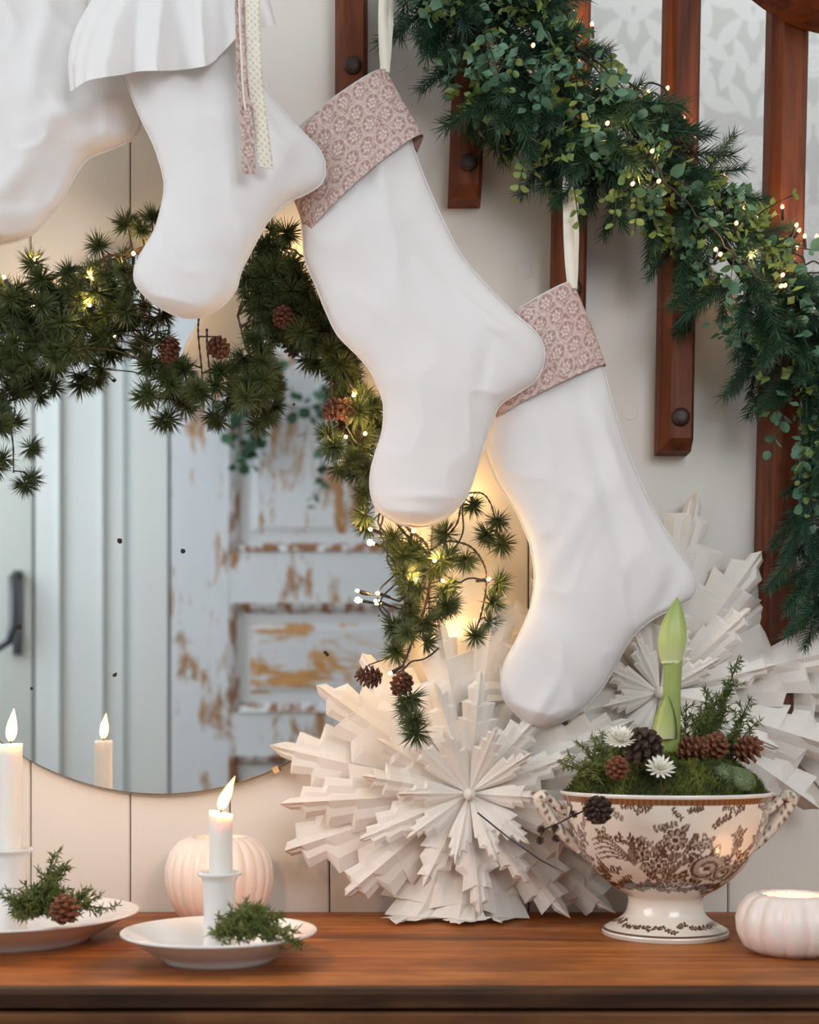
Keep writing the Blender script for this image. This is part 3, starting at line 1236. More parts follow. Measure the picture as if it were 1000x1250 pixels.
# ruffle of the second stocking
top_e = catmull([(120, -12), (160, -22), (215, -32), (270, -38), (318, -44)], 90)
bot_e = catmull([(86, 112), (97, 104), (112, 97), (150, 91), (170, 87), (210, 86), (238, 83), (257, 78), (272, 64), (297, 39), (318, 34), (337, 30)], 90)
m = MB()
rows = []
NR = 26
for i in range(NR):
    v = i / (NR - 1)
    row = []
    for j in range(90):
        u = j / 89
        e = top_e[j] * (1 - v) + bot_e[j] * v
        ex = e[0] - 16 * math.sin(PI * v) * (1 - u) ** 3
        fs = math.sin(u * 2 * PI * 2.6 + 2.2 + .5 * v)
        fold = (1 - 2 * abs(fs) ** .7) * 1.1 + .35 * math.sin(u * 2 * PI * 7 + 2 + v)
        lens = (max(0, 1 - (2 * u - 1) ** 2)) ** .5
        d = .004 + lens * (.018 + .020 * v) + fold * .012 * v * (.25 + .75 * lens)
        row.append(P(ex, e[1], Y2 - d))
    for j in range(89, -1, -1):
        u = j / 89
        e = top_e[j] * (1 - v) + bot_e[j] * v
        lens = (max(0, 1 - (2 * u - 1) ** 2)) ** .5
        ex = e[0] - 16 * math.sin(PI * v) * (1 - u) ** 3
        p = P(ex, e[1], Y2 + .003 + lens * (.016 + .006 * v))
        row.append(p + Vector((0, 0, .010 * v * lens)))
    rows.append(row)
m.grid(rows, closed_u=True)
o = local(m.build('ruffle', M['white_cotton'], st2, True), st2)

# ribbons hanging in front of the second stocking
rb = thing('ribbon_bunch', 'cream lace ribbon and pink printed ribbon dangling over the ruffled stocking', 'ribbon', P(305, -30, 1.285))


def vcol_strip(name, path, w, n, fn, lab):
    pts = [P(a, b, c_) for a, b, c_ in catmull(path, n)]
    cols = 14
    m = MB()
    rows = []
    cc_ = []
    L = 0
    for i, p in enumerate(pts):
        if i:
            L += (p - pts[i - 1]).length
        tw = mnoise.noise(Vector((i * .05, w * 900, 0))) * .5
        row = []
        for j in range(cols):
            u = j / (cols - 1)
            row.append(p + Vector(((u - .5) * w, tw * (u - .5) * w, 0)))
            cc_.append(fn(u, L))
        for j in range(cols - 1, -1, -1):
            row.append(Vector(row[j]) + Vector((0, .0006, 0)))
            cc_.append(fn(j / (cols - 1), L))
        rows.append(row)
    m.grid(rows, closed_u=True)
    o = local(m.build(name, M['lace_ribbon'], rb, True, label=lab), rb)
    set_col(o, np.array(cc_))


def lacefn(u, L):
    h = (math.sin(L * 900) * math.cos(u * 14) > .35) or abs(u - .5) < .03
    e = u < .1 or u > .9
    if e and math.sin(L * 1500) > 0:
        return lin(206, 198, 176)
    return lin(210, 200, 178) if h else lin(236, 230, 216)


def pinkfn(u, L):
    c_ = rose_print(np.array([u * .018]), np.array([L]))[0]
    return tuple(c_)


vcol_strip('lace_ribbon', [(307, -30, 1.287), (309, 40, 1.280), (312, 100, 1.283), (318, 150, 1.290), (325, 205, 1.296)], .0150, 140, lacefn, 'cream lace ribbon')
vcol_strip('print_ribbon', [(294, -30, 1.287), (296, 60, 1.283), (299, 120, 1.286), (302, 165, 1.289), (304, 212, 1.294)], .0135, 140, pinkfn, 'pink printed ribbon')
m = MB()
m.tube([P(a, b, c_) for a, b, c_ in catmull([(291, -30, 1.283), (294, 50, 1.276), (297, 110, 1.279), (300, 135, 1.280)], 30)], .0012, 6)
local(m.build('string', M['cream_cotton'], rb, True), rb)

# ================================================================== PAPER STARS
PST = [(0, .010), (.1, .034), (.2, .066), (.3, .100), (.4, .134), (.5, .162), (.58, .180), (.61, .118), (.73, .140), (.76, .074), (.86, .088), (.885, .034), (.94, .030), (1.0, .002)]


def petal_mesh(name, seed, fold=.10, curl=.05):
    """pleated, notched paper leaf along +Z, facing -Y, unit length"""
    r2 = random.Random(seed)
    m = MB()
    FS = (-1, -.62, -.3, 0, .3, .62, 1)
    jw = [r2.uniform(.85, 1.15) for _ in range(4)]
    jz = [r2.uniform(-.03, .03) for _ in range(4)]
    tw = r2.uniform(-.25, .25)
    rows = []
    for k, (a, w) in enumerate(PST):
        g_ = 0 if k < 7 else 1 if k < 9 else 2 if k < 11 else 3
        row = []
        for f in FS:
            ww = w * (jw[g_] if f < 0 else jw[3 - g_])
            x = f * ww
            z = a + .30 * abs(x) * min(1, a * 1.6) * (0 if k == len(PST) - 1 else 1) + (jz[g_] if (k >= 6 and k < len(PST) - 1) else 0)
            pl_ = (1 - abs(f)) * fold + (.009 if abs(f) == .62 else -.006 if abs(f) == .3 else 0) * min(1, a * 3)
            y = -pl_ * (.3 + .7 * min(1, a * 1.8)) - curl * a * a + .02 * math.sin(a * 6 + seed + f) * a + tw * x * a
            row.append((x, y, z))
        rows.append(row)
    m.grid(rows)
    return m


def paper_star(label, cpx, cpy, Y, layers, tilt, seed, zmin=None):
    c = P(cpx, cpy, Y)
    th = thing('paper_star', label, 'paper star', c, 'white paper bag stars')
    r3 = random.Random(seed)
    for (n_, R, wid, dy, lean, ph, jitter) in layers:
        for k in range(n_):
            a = 2 * PI * k / n_ + ph + r3.uniform(-.10, .10) * jitter
            Rk = R * r3.uniform(.88, 1.06)
            m = petal_mesh('p', r3.randint(0, 999), .045 + .035 * r3.random(), r3.uniform(-.03, .06))
            le = lean + r3.uniform(-.06, .06)
            rot = Matrix.Rotation(a, 4, 'Y') @ Matrix.Rotation(le, 4, 'X')
            til = Matrix.Rotation(tilt, 4, 'X')
            out = []
            for v in m.v:
                q = Vector((v[0] * R * wid, v[1] * R, v[2] * Rk))
                q = til @ (rot @ q) + Vector((0, dy, 0))
                w = q + c
                if zmin is not None and w.z < zmin:
                    ov = zmin - w.z
                    w.z = zmin + .004 * (1 + mnoise.noise(w * 60)) 
                    w.y -= ov * .55 + 0
                    w.x += mnoise.noise(w * 40) * .006
                if w.y > WALLY - .004:
                    w.y = WALLY - .004 - .002 * (1 + mnoise.noise(w * 50))
                out.append(w - c)
            m.v = [tuple(q) for q in out]
            o = m.build('paper_petal', M['white_paper'], th)
            so = o.modifiers.new('thickness', 'SOLIDIFY')
            so.thickness = .0004
    m = MB()
    rows = []
    for r, y in ((.0005, -.046), (.003, -.045), (.0055, -.038), (.007, -.02), (.008, .012)):
        rows.append([(r * math.cos(2 * PI * j / 16), y, r * math.sin(2 * PI * j / 16)) for j in range(16)])
    m.grid(rows, closed_u=True)
    m.build('glued_centre', M['white_paper'], th, True)
    return th


star1 = paper_star('white folded paper star with notched points standing on the table against the wall', 572, 968, 1.425,
                   [(9, .222, 1.25, .016, -.02, .12, 1.0), (9, .200, 1.15, .006, .04, .47, 1.0), (11, .130, 1.0, -.006, .20, .2, 1.2), (10, .088, .95, -.014, .42, .3, 1.2)], -.10, 5, .0015)
star2 = paper_star('white folded paper star behind the flower bowl, below the stair garland', 803, 846, 1.455,
                   [(9, .248, 1.3, .012, .0, .2, 1.0), (9, .222, 1.2, .004, .04, .55, 1.0), (10, .140, 1.0, -.006, .2, .1, 1.2), (9, .088, .95, -.012, .42, .3, 1.2)], 0.0, 9, .0015)
# thin thread lying over the front star
m = MB()
m.tube([P(583, 992, 1.372), P(620, 1022, 1.372), P(660, 1050, 1.37), P(690, 1066, 1.368)], .0009, 6)
m.build('grey_cord', M['iron'], None, True, 'thin grey cord stretched across the front paper star', 'cord')

# ================================================================== CROCKERY
GL = M['white_glaze']


def candle_dish(label, cx, Yc, R, rim, base_r, hold_r, flange_r, hold_top, group='white candle dishes'):
    x = (cx - 500) * Yc / FPX
    th = thing('candle_dish', label, 'candle dish', (x, Yc, 0), group)
    prof = [(0.001, .001), (base_r * .90, .001), (base_r, 0.0), (base_r * 1.02, .003), (base_r + (R - base_r) * .35, rim * .40), (R * .90, rim * .80), (R * .985, rim * .97), (R, rim), (R * .995, rim + .0022), (R * .975, rim + .0016),
            (R * .88, rim * .84 + .002), (base_r + (R - base_r) * .30, rim * .40 + .003), (base_r * .9, .0065), (.001, .006)]
    MB().lathe(prof, 96).build('dish', GL, th, True)
    hp = [(hold_r * 1.06, .0055), (hold_r * 1.0, .012), (hold_r * .98, hold_top * .5), (hold_r * 1.0, hold_top - .010), (hold_r * 1.10, hold_top - .005), (flange_r * .97, hold_top - .003), (flange_r, hold_top - .0012), (flange_r * .98, hold_top), (.0135, hold_top - .0004), (.0125, hold_top - .003), (.0125, hold_top - .024), (.001, hold_top - .024)]
    MB().lathe(hp, 64).build('candle_socket', GL, th, True)
    return th, x


def candle(label, x, Yc, r, z0, z1, slant, lean, flame_h, power):
    th = thing('candle', label, 'candle', (x, Yc, z0), 'lit white candles')
    h = z1 - z0
    m = MB()
    n_ = 40
    rows = []
    for (rr, z) in ((r * .97, 0), (r, .003), (r, h * .4), (r * .99, h * .8), (r * .985, h - .004), (r * .96, h), (r * .85, h - .0005), (r * .5, h - .003), (.0006, h - .0035)):
        k = z / h
        rows.append([(rr * math.cos(2 * PI * j / n_), rr * math.sin(2 * PI * j / n_), z + (slant * math.cos(2 * PI * j / n_) * rr / r * k ** 6)) for j in range(n_)])
    b = m.grid(rows, closed_u=True)
    m.f.append(tuple(range(n_ - 1, -1, -1)))
    m.build('wax_body', M['wax'], th, True)
    MB().tube([(0, 0, h - .004), (.0002, 0, h + .002), (lean * .0012, 0, h + .0065)], [.0011, .001, .0006], 8).build('wick', M['wick'], th, True)
    m = MB()
    rows = []
    for k in range(15):
        t_ = k / 14
        rr = .0062 * (math.sin(PI * t_ ** .72)) ** .9 * (1 - .35 * t_) + .0001
        z = h + .002 + flame_h * t_
        xx = lean * (flame_h * t_) * (.6 + .4 * t_)
        rows.append([(xx + rr * math.cos(2 * PI * j / 16), rr * math.sin(2 * PI * j / 16), z) for j in range(16)])
    m.grid(rows, closed_u=True)
    m.build('flame', M['flame'], th, True)
    l = bpy.data.lights.new('candle_light', 'POINT')
    l.energy = power
    l.color = (1.0, .50, .21)
    l.shadow_soft_size = .0035
    lo_ = bpy.data.objects.new('candle_light', l)
    COL.objects.link(lo_)
    lo_.parent = th
    lo_.location = (lean * .012, 0, h + flame_h * .62)
    return th


Ya, Yb_ = 1.285, 1.178
d1, xa = candle_dish('white glazed candle dish, the larger one, holding a taller candle and a cone', 13, Ya, .128, .0277, .078, .0165, .0243, .0935)
d2_, xb_ = candle_dish('white glazed candle dish, the smaller one, with evergreen spilling over its rim', 268, Yb_, .0905, .026, .051, .0150, .0206, .0815)
candle('tall white lit candle in the larger candle dish', xa, Ya, .0117, .0935 - .0235, .199, .0004, .10, .034, .50)
candle('short white lit candle with slanted top in the smaller candle dish', xb_ + .0012, Yb_, .0109, .0815 - .0235, .1365, -.0022, .42, .032, .46)


def pumpkin(label, cx, Yc, prof, lobes, depth, power, tz, wick_r):
    x = (cx - 500) * Yc / FPX
    th = thing('ribbed_tealight_holder', label, 'tealight holder', (x, Yc, 0), 'ribbed white tealight holders')

    def rip(a, k):
        s_ = abs(math.cos(a * lobes / 2))
        return 1 - depth * (1 - s_ ** .7) * (math.sin(PI * min(1, k * 1.0)) ** .5)
    MB().lathe(prof, lobes * 8, ripple=rip).build('bowl', M['bisque'], th, True)
    MB().lathe([(.019, tz - .012), (.0192, tz + .002), (.0185, tz + .002), (.0183, tz - .006), (.001, tz - .006)], 40).build('tealight_cup', M['tin'], th, True)
    MB().lathe([(.0183, tz - .0055), (.0182, tz - .002), (.001, tz - .003)], 40, cap_bottom=False).build('tealight_wax', M['wax'], th, True)
    m = MB()
    rows = []
    for k in range(11):
        t_ = k / 10
        rr = .003 * math.sin(PI * t_ ** .75) * (1 - .3 * t_) + .0001
        rows.append([(rr * math.cos(2 * PI * j / 12), rr * math.sin(2 * PI * j / 12), tz - .001 + .013 * t_) for j in range(12)])
    m.grid(rows, closed_u=True)
    m.build('flame', M['flame'], th, True)
    l = bpy.data.lights.new('tealight_light', 'POINT')
    l.energy = power
    l.color = (1.0, .50, .21)
    l.shadow_soft_size = .0025
    lo_ = bpy.data.objects.new('tealight_light', l)
    COL.objects.link(lo_)
    lo_.parent = th
    lo_.location = (0, 0, tz + .009)
    return th


pl = [(.030, 0), (.036, .001), (.047, .010), (.056, .028), (.0600, .046), (.0598, .062), (.055, .078), (.045, .089), (.034, .094), (.0285, .0945), (.0272, .092), (.032, .088), (.042, .082), (.051, .070), (.056, .055), (.055, .035), (.046, .016), (.030, .008), (.001, .008)]
pumpkin('tall white ribbed pumpkin-shaped tealight holder behind the smaller candle dish', 268, 1.413, pl, 24, .05, .10, .022, .01)
pr = [(.030, 0), (.036, .0005), (.046, .007), (.0525, .020), (.0535, .032), (.050, .044), (.043, .053), (.036, .0565), (.030, .0565), (.0275, .053), (.030, .046), (.040, .036), (.043, .026), (.040, .014), (.028, .008), (.001, .008)]
pumpkin('low white ribbed tealight holder with scalloped opening near the flower bowl', 967, 1.215, pr, 14, .10, .10, .022, .01)

# ---------------- transfer-printed footed bowl
BX, BY = (812 - 500) * 1.325 / FPX, 1.325
bs = 1.325 / FPX
bowl = thing('footed_bowl', 'cream footed china bowl printed with brown flowers, filled with moss and cones', 'bowl', (BX, BY, 0))
outer = [(.0005, .003), (.056, .002), (.0645, .0), (.0655, .003), (.0640, .0065), (.058, .0100), (.049, .0150), (.0415, .022), (.0385, .031), (.0385, .0375), (.0405, .0415), (.047, .0455), (.058, .0520), (.071, .0625), (.083, .0760), (.091, .090), (.0975, .105), (.1025, .120), (.1055, .133), (.1075, .1430), (.1090, .1480)]
inner = [(.1095, .1496), (.1085, .1502), (.1065, .1490), (.1035, .133), (.1, .118), (.088, .09), (.066, .0625), (.03, .052), (.001, .051)]
NR_, NT_ = 190, 900
oc = catmull(outer, NR_)
oc[:, 0] = np.maximum(oc[:, 0], .0005)
ph = np.arange(NT_) * 2 * PI / NT_
rr_ = oc[:, 0][:, None] * np.ones(NT_)[None, :]
zz_ = oc[:, 1][:, None] * np.ones(NT_)[None, :]
xx_ = rr_ * np.sin(ph)[None, :]
yy_ = -rr_ * np.cos(ph)[None, :]          # phi = 0 faces the camera
m = MB()
m.grid([[(xx_[i, j], yy_[i, j], zz_[i, j]) for j in range(NT_)] for i in range(NR_)], closed_u=True)
ob = m.build('bowl_body', M['printed_china'], bowl, True)
# ---- the print
arc = np.concatenate([[0], np.cumsum(np.hypot(np.diff(oc[:, 0]), np.diff(oc[:, 1])))])
ink = np.zeros((NR_, NT_))
PHI = np.where(ph > PI, ph - 2 * PI, ph)
Ucoord = PHI[None, :] * np.ones((NR_, 1))


def zrow(z):
    return float(np.interp(z, oc[60:, 1], arc[60:]))


def local_uv(phi0, z0):
    s0 = zrow(z0) if z0 > .045 else float(np.interp(z0, oc[20:60, 1], arc[20:60]))
    dphi = (Ucoord - phi0 + PI) % (2 * PI) - PI
    r0 = float(np.interp(s0, arc, oc[:, 0]))
    return dphi * r0, arc[:, None] - s0


def put(mask, val):
    global ink
    ink = np.where(mask, np.maximum(ink, val), ink)


def clear(mask, val=0.0):
    global ink
    ink = np.where(mask, val, ink)


def leaf_(phi, z, an, L, W, val=.8):
    u, v = local_uv(phi, z)
    ca, sa_ = math.cos(an), math.sin(an)
    a = (u * ca + v * sa_) / L
    b = (-u * sa_ + v * ca) / W
    ins = (np.abs(b) < (a * (1 - a) * 4)) & (a > 0) & (a < 1)
    put(ins, val * 1.0)
    clear(ins & (np.abs(b) < .12), .35)


def flower_(phi, z, R, n_, val=.9):
    u, v = local_uv(phi, z)
    r = np.hypot(u, v) / R
    a = np.arctan2(v, u)
    edge = .78 + .22 * np.abs(np.cos(n_ * a / 2))
    clear(r < edge * 1.1, 0)
    put(r < edge, val * .62)
    put((r < edge) & (np.abs(np.sin(n_ * a / 2 + r)) > .86), val)
    put((r < edge) & (r > edge - .14), val)
    clear(r < .36, .15)
    put(r < .24, val)


def rose_(phi, z, R):
    u, v = local_uv(phi, z)
    r = np.hypot(u, v * 1.15) / R
    a = np.arctan2(v, u)
    clear(r < 1.05, 0)
    put(r < 1.0 + .06 * np.sin(5 * a), .50)
    put((r < 1.0) & (np.sin(r * 13 + a * 1.0) > .35), .85)
    clear((r < .45) & (np.sin(a * 1 + .5) < -.2), .05)
    put(r < .2, .9)


pr_ = random.Random(21)


def spray(phi, z, an, L, n_, sc=1.0, val=.75):
    """curving twig with leaflets"""
    s0 = zrow(z) if z > .045 else float(np.interp(z, oc[20:60, 1], arc[20:60]))
    p, s_ = phi, s0
    for k in range(n_):
        an += pr_.uniform(-.25, .25)
        r0 = float(np.interp(s_, arc, oc[:, 0]))
        p += L / n_ * math.cos(an) / r0
        s_ += L / n_ * math.sin(an)
        if s_ > arc[-1] - .004 or s_ < 0:
            break
        u = ((Ucoord - p + PI) % (2 * PI) - PI) * r0
        v = arc[:, None] - s_
        put(np.hypot(u, v) < .0007 * sc + L / n_ * .28, val * .75)
        for sg in (-1, 1):
            b_ = an + sg * pr_.uniform(.7, 1.3)
            ca, sa_ = math.cos(b_), math.sin(b_)
            LL, WW = .0058 * sc * pr_.uniform(.7, 1.2), .0019 * sc
            a = (u * ca + v * sa_) / LL
            b = (-u * sa_ + v * ca) / WW
            put((np.abs(b) < a * (1 - a) * 4) & (a > 0) & (a < 1), val)


for i in range(120):   # ground of small sprays, denser low down
    spray(pr_.uniform(-PI, PI), pr_.choice([.062, .07, .075, .08, .09, .1, .11, .12]) + pr_.uniform(-.005, .005), pr_.uniform(0, 6.28), .024, 6, .82, pr_.uniform(.6, .9))
for i in range(44):   # dark garland round the underside
    spray(-PI + i * 2 * PI / 44, .0575 + pr_.uniform(-.003, .003), pr_.uniform(-.6, .6), .020, 5, 1.15, .95)
for i in range(40):   # narrow border under the rim
    spray(-PI + i * 2 * PI / 40, .1375 + .001 * (i % 2), pr_.uniform(-.4, .4) + (PI if i % 3 == 0 else 0), .015, 5, .62, .85)
for rep in (0, 2.2, -2.2):
    for (fp, fz, fr, n_) in ((-.10, .1065, .0125, 9), (-.27, .080, .0105, 8), (-.44, .092, .0095, 7), (-.06, .0635, .0120, 8), (.215, .103, .0075, 6), (.82, .083, .0125, 8), (.60, .110, .0070, 6), (.98, .105, .0080, 6), (-.86, .108, .0070, 6)):
        for q in range(5):
            leaf_(rep + fp, fz, q * 1.256 + fp * 3, fr * 1.75, fr * .34, .8)
        flower_(rep + fp, fz, fr, n_)
    for q in range(6):
        leaf_(rep + .30, .077, q * 1.05 + .3, .030, .0058, .85)
    rose_(rep + .30, .077, .0185)
    rose_(rep + .58, .0715, .0125)
    # long curved tail feathers
    u, v = local_uv(rep - .80, .090)
    clear((u / .024) ** 2 + (v / .015) ** 2 < 1)
    for q in range(5):
        for kk in range(90):
            t_ = kk / 89
            u, v = local_uv(rep - 1.04 + .46 * t_, .083 + .0050 * q * (1 - t_ * .8) + .010 * math.sin(PI * t_) * (.4 + .15 * q))
            put(np.hypot(u, v) < .0006 + .0006 * math.sin(PI * t_), .8)
    u, v = local_uv(rep - .55, .089)
    put((u / .005) ** 2 + (v / .011) ** 2 < 1, .7)
    u, v = local_uv(rep - .54, .101)
    put(np.hypot(u, v) < .0042, .8)
# foot border
for i in range(26):
    spray(-PI + i * 2 * PI / 26, .0135, pr_.uniform(-.4, .4), .013, 4, .8, .9)
zc_ = oc[:, 1][:, None] * np.ones((1, NT_))
put((zc_ < .0075) & (zc_ > .0055), .85)
put((zc_ < .0040) & (zc_ > .0005), .35)
base_c = np.array(lin(238, 228, 214))
ink_c = np.array(lin(84, 50, 32))
ink_l = np.array(lin(140, 98, 68))
kk_ = ink[..., None]
colr = base_c * (1 - np.clip(kk_ * 1.15, 0, 1)) + (ink_l * (1 - kk_) + ink_c * kk_) * np.clip(kk_ * 1.15, 0, 1)
band = ((zc_ > .1405) & (zc_ < .1465))[..., None]
colr = np.where(band, np.array(lin(150, 96, 56)) * (.8 + .2 * np.sin(Ucoord * 120))[..., None], colr)
set_col(ob, colr.reshape(-1, 3))
m = MB()
m.lathe([(.1090, .1480)] + inner, 120, cap_bottom=False)
m.build('bowl_lip', GL, bowl, True)
for sg in (-1, 1):
    m = MB()
    path = catmull([(.088, .088), (.098, .097), (.112, .111), (.124, .127), (.131, .1385), (.127, .1430), (.119, .1390), (.110, .131), (.103, .127)], 40)
    rad = [(.0052 if i < 26 else .0042) * (1 + .25 * math.sin(i / 39 * PI)) + (.0016 if 20 < i < 27 else 0) for i in range(40)]
    m2 = MB()
    n_ = 14
    rows = []
    for i, (rx, rz) in enumerate(path):
        tg = path[min(i + 1, 39)] - path[max(i - 1, 0)]
        tg = tg / np.hypot(*tg)
        nx, nz = -tg[1], tg[0]
        rows.append([(sg * (rx + nx * rad[i] * math.cos(2 * PI * j / n_)), rad[i] * 1.5 * math.sin(2 * PI * j / n_), rz + nz * rad[i] * math.cos(2 * PI * j / n_)) for j in range(n_)])
    b = m2.grid(rows, closed_u=True)
    m2.f.append(tuple(b + k for k in range(n_)))
    m2.f.append(tuple(b + 39 * n_ + k for k in range(n_)))
    o = m2.build('handle', M['printed_china'], bowl, True)
    vv = np.array(m2.v)
    msk = (np.sin(vv[:, 0] * 700 + vv[:, 2] * 300) + np.sin(vv[:, 2] * 900 + vv[:, 1] * 700) > .9)[:, None]
    set_col(o, np.where(msk, np.array(lin(104, 66, 44)), np.array(lin(232, 220, 204))))

# ================================================================== PLANT PIECES


def cone_mesh(name, L, R, n_, mat, seed=0, open_=.75):
    r4 = random.Random(seed)
    m = MB()
    m.lathe([(R * .18, 0), (R * .38, L * .2), (R * .36, L * .55), (R * .15, L * .95)], 8, cap_top=True)
    for k in range(n_):
        t_ = (k + .5) / n_
        a = k * 2.39996
        z = L * (.02 + .90 * t_)
        rr = R * (math.sin(PI * (.12 + .80 * t_ ** .85)) ** .75)
        sw = R * .34 * (1 - .45 * t_)
        up = .25 + 1.0 * t_
        d = Vector((math.cos(a), math.sin(a), up * open_)).normalized()
        tn = Vector((-math.sin(a), math.cos(a), 0))
        base = Vector((math.cos(a) * R * .12, math.sin(a) * R * .12, z - R * .15))
        tip = Vector((math.cos(a) * rr, math.sin(a) * rr, z + R * .18 * up))
        mid = base.lerp(tip, .72)
        nrm = d.cross(tn).normalized() * (R * .07)
        v = [base, mid - tn * sw, tip - tn * sw * .45, tip + tn * sw * .45, mid + tn * sw, mid + nrm * 1.2, base - nrm]
        v = [p + Vector((r4.uniform(-1, 1), r4.uniform(-1, 1), r4.uniform(-1, 1))) * R * .02 for p in v]
        tipb = [v[2] - nrm * 1.6, v[3] - nrm * 1.6]
        m.add(v + tipb, [(0, 1, 5), (1, 2, 5), (2, 3, 5), (3, 4, 5), (4, 0, 5), (1, 0, 6), (0, 4, 6), (2, 1, 7), (4, 3, 8), (3, 2, 7, 8), (1, 6, 7), (6, 4, 8), (7, 6, 8)])
    return m.mesh(name, mat)


CONE_LARCH = [cone_mesh('cone', .031, .0135, 44, M['cone_brown'], s_) for s_ in (1, 2)]
CONE_DARK = cone_mesh('cone', .030, .0165, 46, M['cone_dark'], 3)
CONE_RED = cone_mesh('cone', .026, .0140, 40, M['cone_red'], 4)
CONE_SMALL = cone_mesh('cone', .014, .0075, 30, M['cone_dark'], 5)


def tuft_mesh(name, n_, mat, seed, spread=1.9, w=.070):
    r5 = random.Random(seed)
    m = MB()
    for k in range(n_):
        a = k * 2.39996
        ct = 1 - (k + .5) / n_ * (1 - math.cos(spread))
        st = math.sqrt(max(0, 1 - ct * ct))
        d = Vector((st * math.cos(a), st * math.sin(a), ct)) + Vector((r5.uniform(-.2, .2), r5.uniform(-.2, .2), r5.uniform(-.2, .2)))
        m.needle(d.normalized() * .05, d, r5.uniform(.75, 1.08), w)
    return m.mesh(name, mat)


TUFTS = [tuft_mesh('needle_tuft', 100, M['larch_needle'], s_, 1.75 + .15 * (s_ % 3)) for s_ in range(6)]

# ================================================================== LARCH GARLAND ROUND THE MIRROR
larch = thing('larch_garland', 'artificial larch garland with small cones draped over the top of the round mirror', 'garland', P(250, 330, 1.46))
rl = random.Random(33)


def in_poly(x, y, poly):
    c_ = False
    n_ = len(poly)
    j = n_ - 1
    for i in range(n_):
        xi, yi = poly[i]
        xj, yj = poly[j]
        if (yi > y) != (yj > y) and x < (xj - xi) * (y - yi) / (yj - yi) + xi:
            c_ = not c_
        j = i
    return c_


STEMS = [
    [(-60, 385, 1.452), (-10, 362, 1.447), (20, 352, 1.444), (70, 335, 1.442), (120, 320, 1.442), (165, 306, 1.444), (220, 300, 1.45), (290, 300, 1.452), (340, 310, 1.45), (375, 345, 1.448), (400, 400, 1.45), (425, 470, 1.45), (440, 540, 1.45), (470, 610, 1.45), (505, 650, 1.45), (525, 680, 1.45), (520, 740, 1.44), (500, 790, 1.40), (492, 815, 1.375), (503, 850, 1.352), (508, 885, 1.345)],
    [(-60, 400, 1.45), (-20, 385, 1.445), (40, 352, 1.44), (90, 330, 1.44), (150, 318, 1.445)],
    [(525, 670, 1.45), (556, 645, 1.447), (566, 605, 1.445), (585, 600, 1.44), (600, 620, 1.44), (610, 660, 1.44)],
    [(540, 665, 1.45), (570, 662, 1.445), (590, 690, 1.442), (594, 715, 1.44), (588, 750, 1.44), (578, 778, 1.44)],
    [(195, 380, 1.452), (192, 405, 1.447), (182, 440, 1.444), (176, 480, 1.442)],
    [(243, 385, 1.452), (242, 410, 1.447), (246, 450, 1.444), (248, 478, 1.442)],
    [(290, 385, 1.452), (300, 420, 1.447), (312, 450, 1.445), (316, 482, 1.442)],
    [(404, 440, 1.45), (405, 480, 1.446), (402, 520, 1.444), (408, 545, 1.442)],
    [(-30, 470, 1.45), (-8, 510, 1.448), (-6, 560, 1.446)],
    [(510, 700, 1.45), (498, 730, 1.445), (482, 770, 1.444), (482, 800, 1.443)],
]
stem_pts = []
for i, s_ in enumerate(STEMS):
    c_ = catmull(s_, 14 * (len(s_) - 1))
    pts = [P(a, b + 3 * math.sin(a * .13 + i), d) for a, b, d in c_]
    stem_pts += [(a, b, d) for a, b, d in c_]
    r0 = .0022 if i == 0 else .0013
    m = MB()
    m.tube(pts, [r0 * (1 - .35 * k / len(pts)) * (1 + .25 * math.sin(k * 1.7)) for k in range(len(pts))], 6)
    local(m.build('stem', M['twig'], larch, True), larch)
stem_np = np.array(stem_pts)

REG = [
    ([(-40, 370), (0, 352), (40, 338), (100, 330), (165, 318), (178, 350), (160, 385), (135, 400), (130, 432), (95, 425), (60, 445), (15, 462), (-40, 490)], 62),
    ([(300, 330), (318, 300), (345, 296), (372, 330), (392, 375), (420, 410), (436, 470), (420, 465), (395, 430), (360, 400), (325, 385), (296, 360)], 44),
    ([(298, 390), (345, 395), (335, 440), (330, 480), (280, 482), (282, 430)], 8),
    ([(170, 425), (205, 400), (205, 470), (168, 478)], 5),
    ([(425, 480), (452, 480), (462, 520), (448, 560), (452, 600), (430, 560)], 8),
    ([(480, 650), (500, 645), (530, 660), (560, 690), (545, 740), (520, 790), (490, 790), (498, 730)], 15),
]
TPX = []
for poly, cnt in REG:
    xs = [p[0] for p in poly]
    ys = [p[1] for p in poly]
    got = 0
    tries = 0
    while got < cnt and tries < 9000:
        tries += 1
        x, y = rl.uniform(min(xs), max(xs)), rl.uniform(min(ys), max(ys))
        if in_poly(x, y, poly) and all((x - a) ** 2 + (y - b) ** 2 > (11 if tries < 3000 else 7) ** 2 for a, b in TPX[-got:] if got):
            TPX.append((x, y))
            got += 1
TPX += [(480, 656), (544, 652), (498, 676), (576, 616), (608, 636), (596, 652), (612, 664), (568, 684), (530, 696), (548, 716), (608, 712), (600, 736), (596, 760), (580, 776), (500, 740), (516, 760), (480, 764), (484, 796),
        (548, 736), (500, 852), (497, 866), (504, 880), (508, 894), (446, 628), (444, 600), (436, 548), (408, 546), (400, 530), (176, 485), (182, 480), (248, 482), (240, 476), (262, 470), (300, 486), (316, 484), (2, 520), (-6, 568), (4, 560), (0, 505),
        (155, 275), (172, 280), (186, 268), (40, 322), (120, 300), (148, 312), (330, 282), (322, 305), (350, 285), (195, 440), (225, 452), (208, 470), (270, 455), (322, 452), (436, 500), (410, 470)]
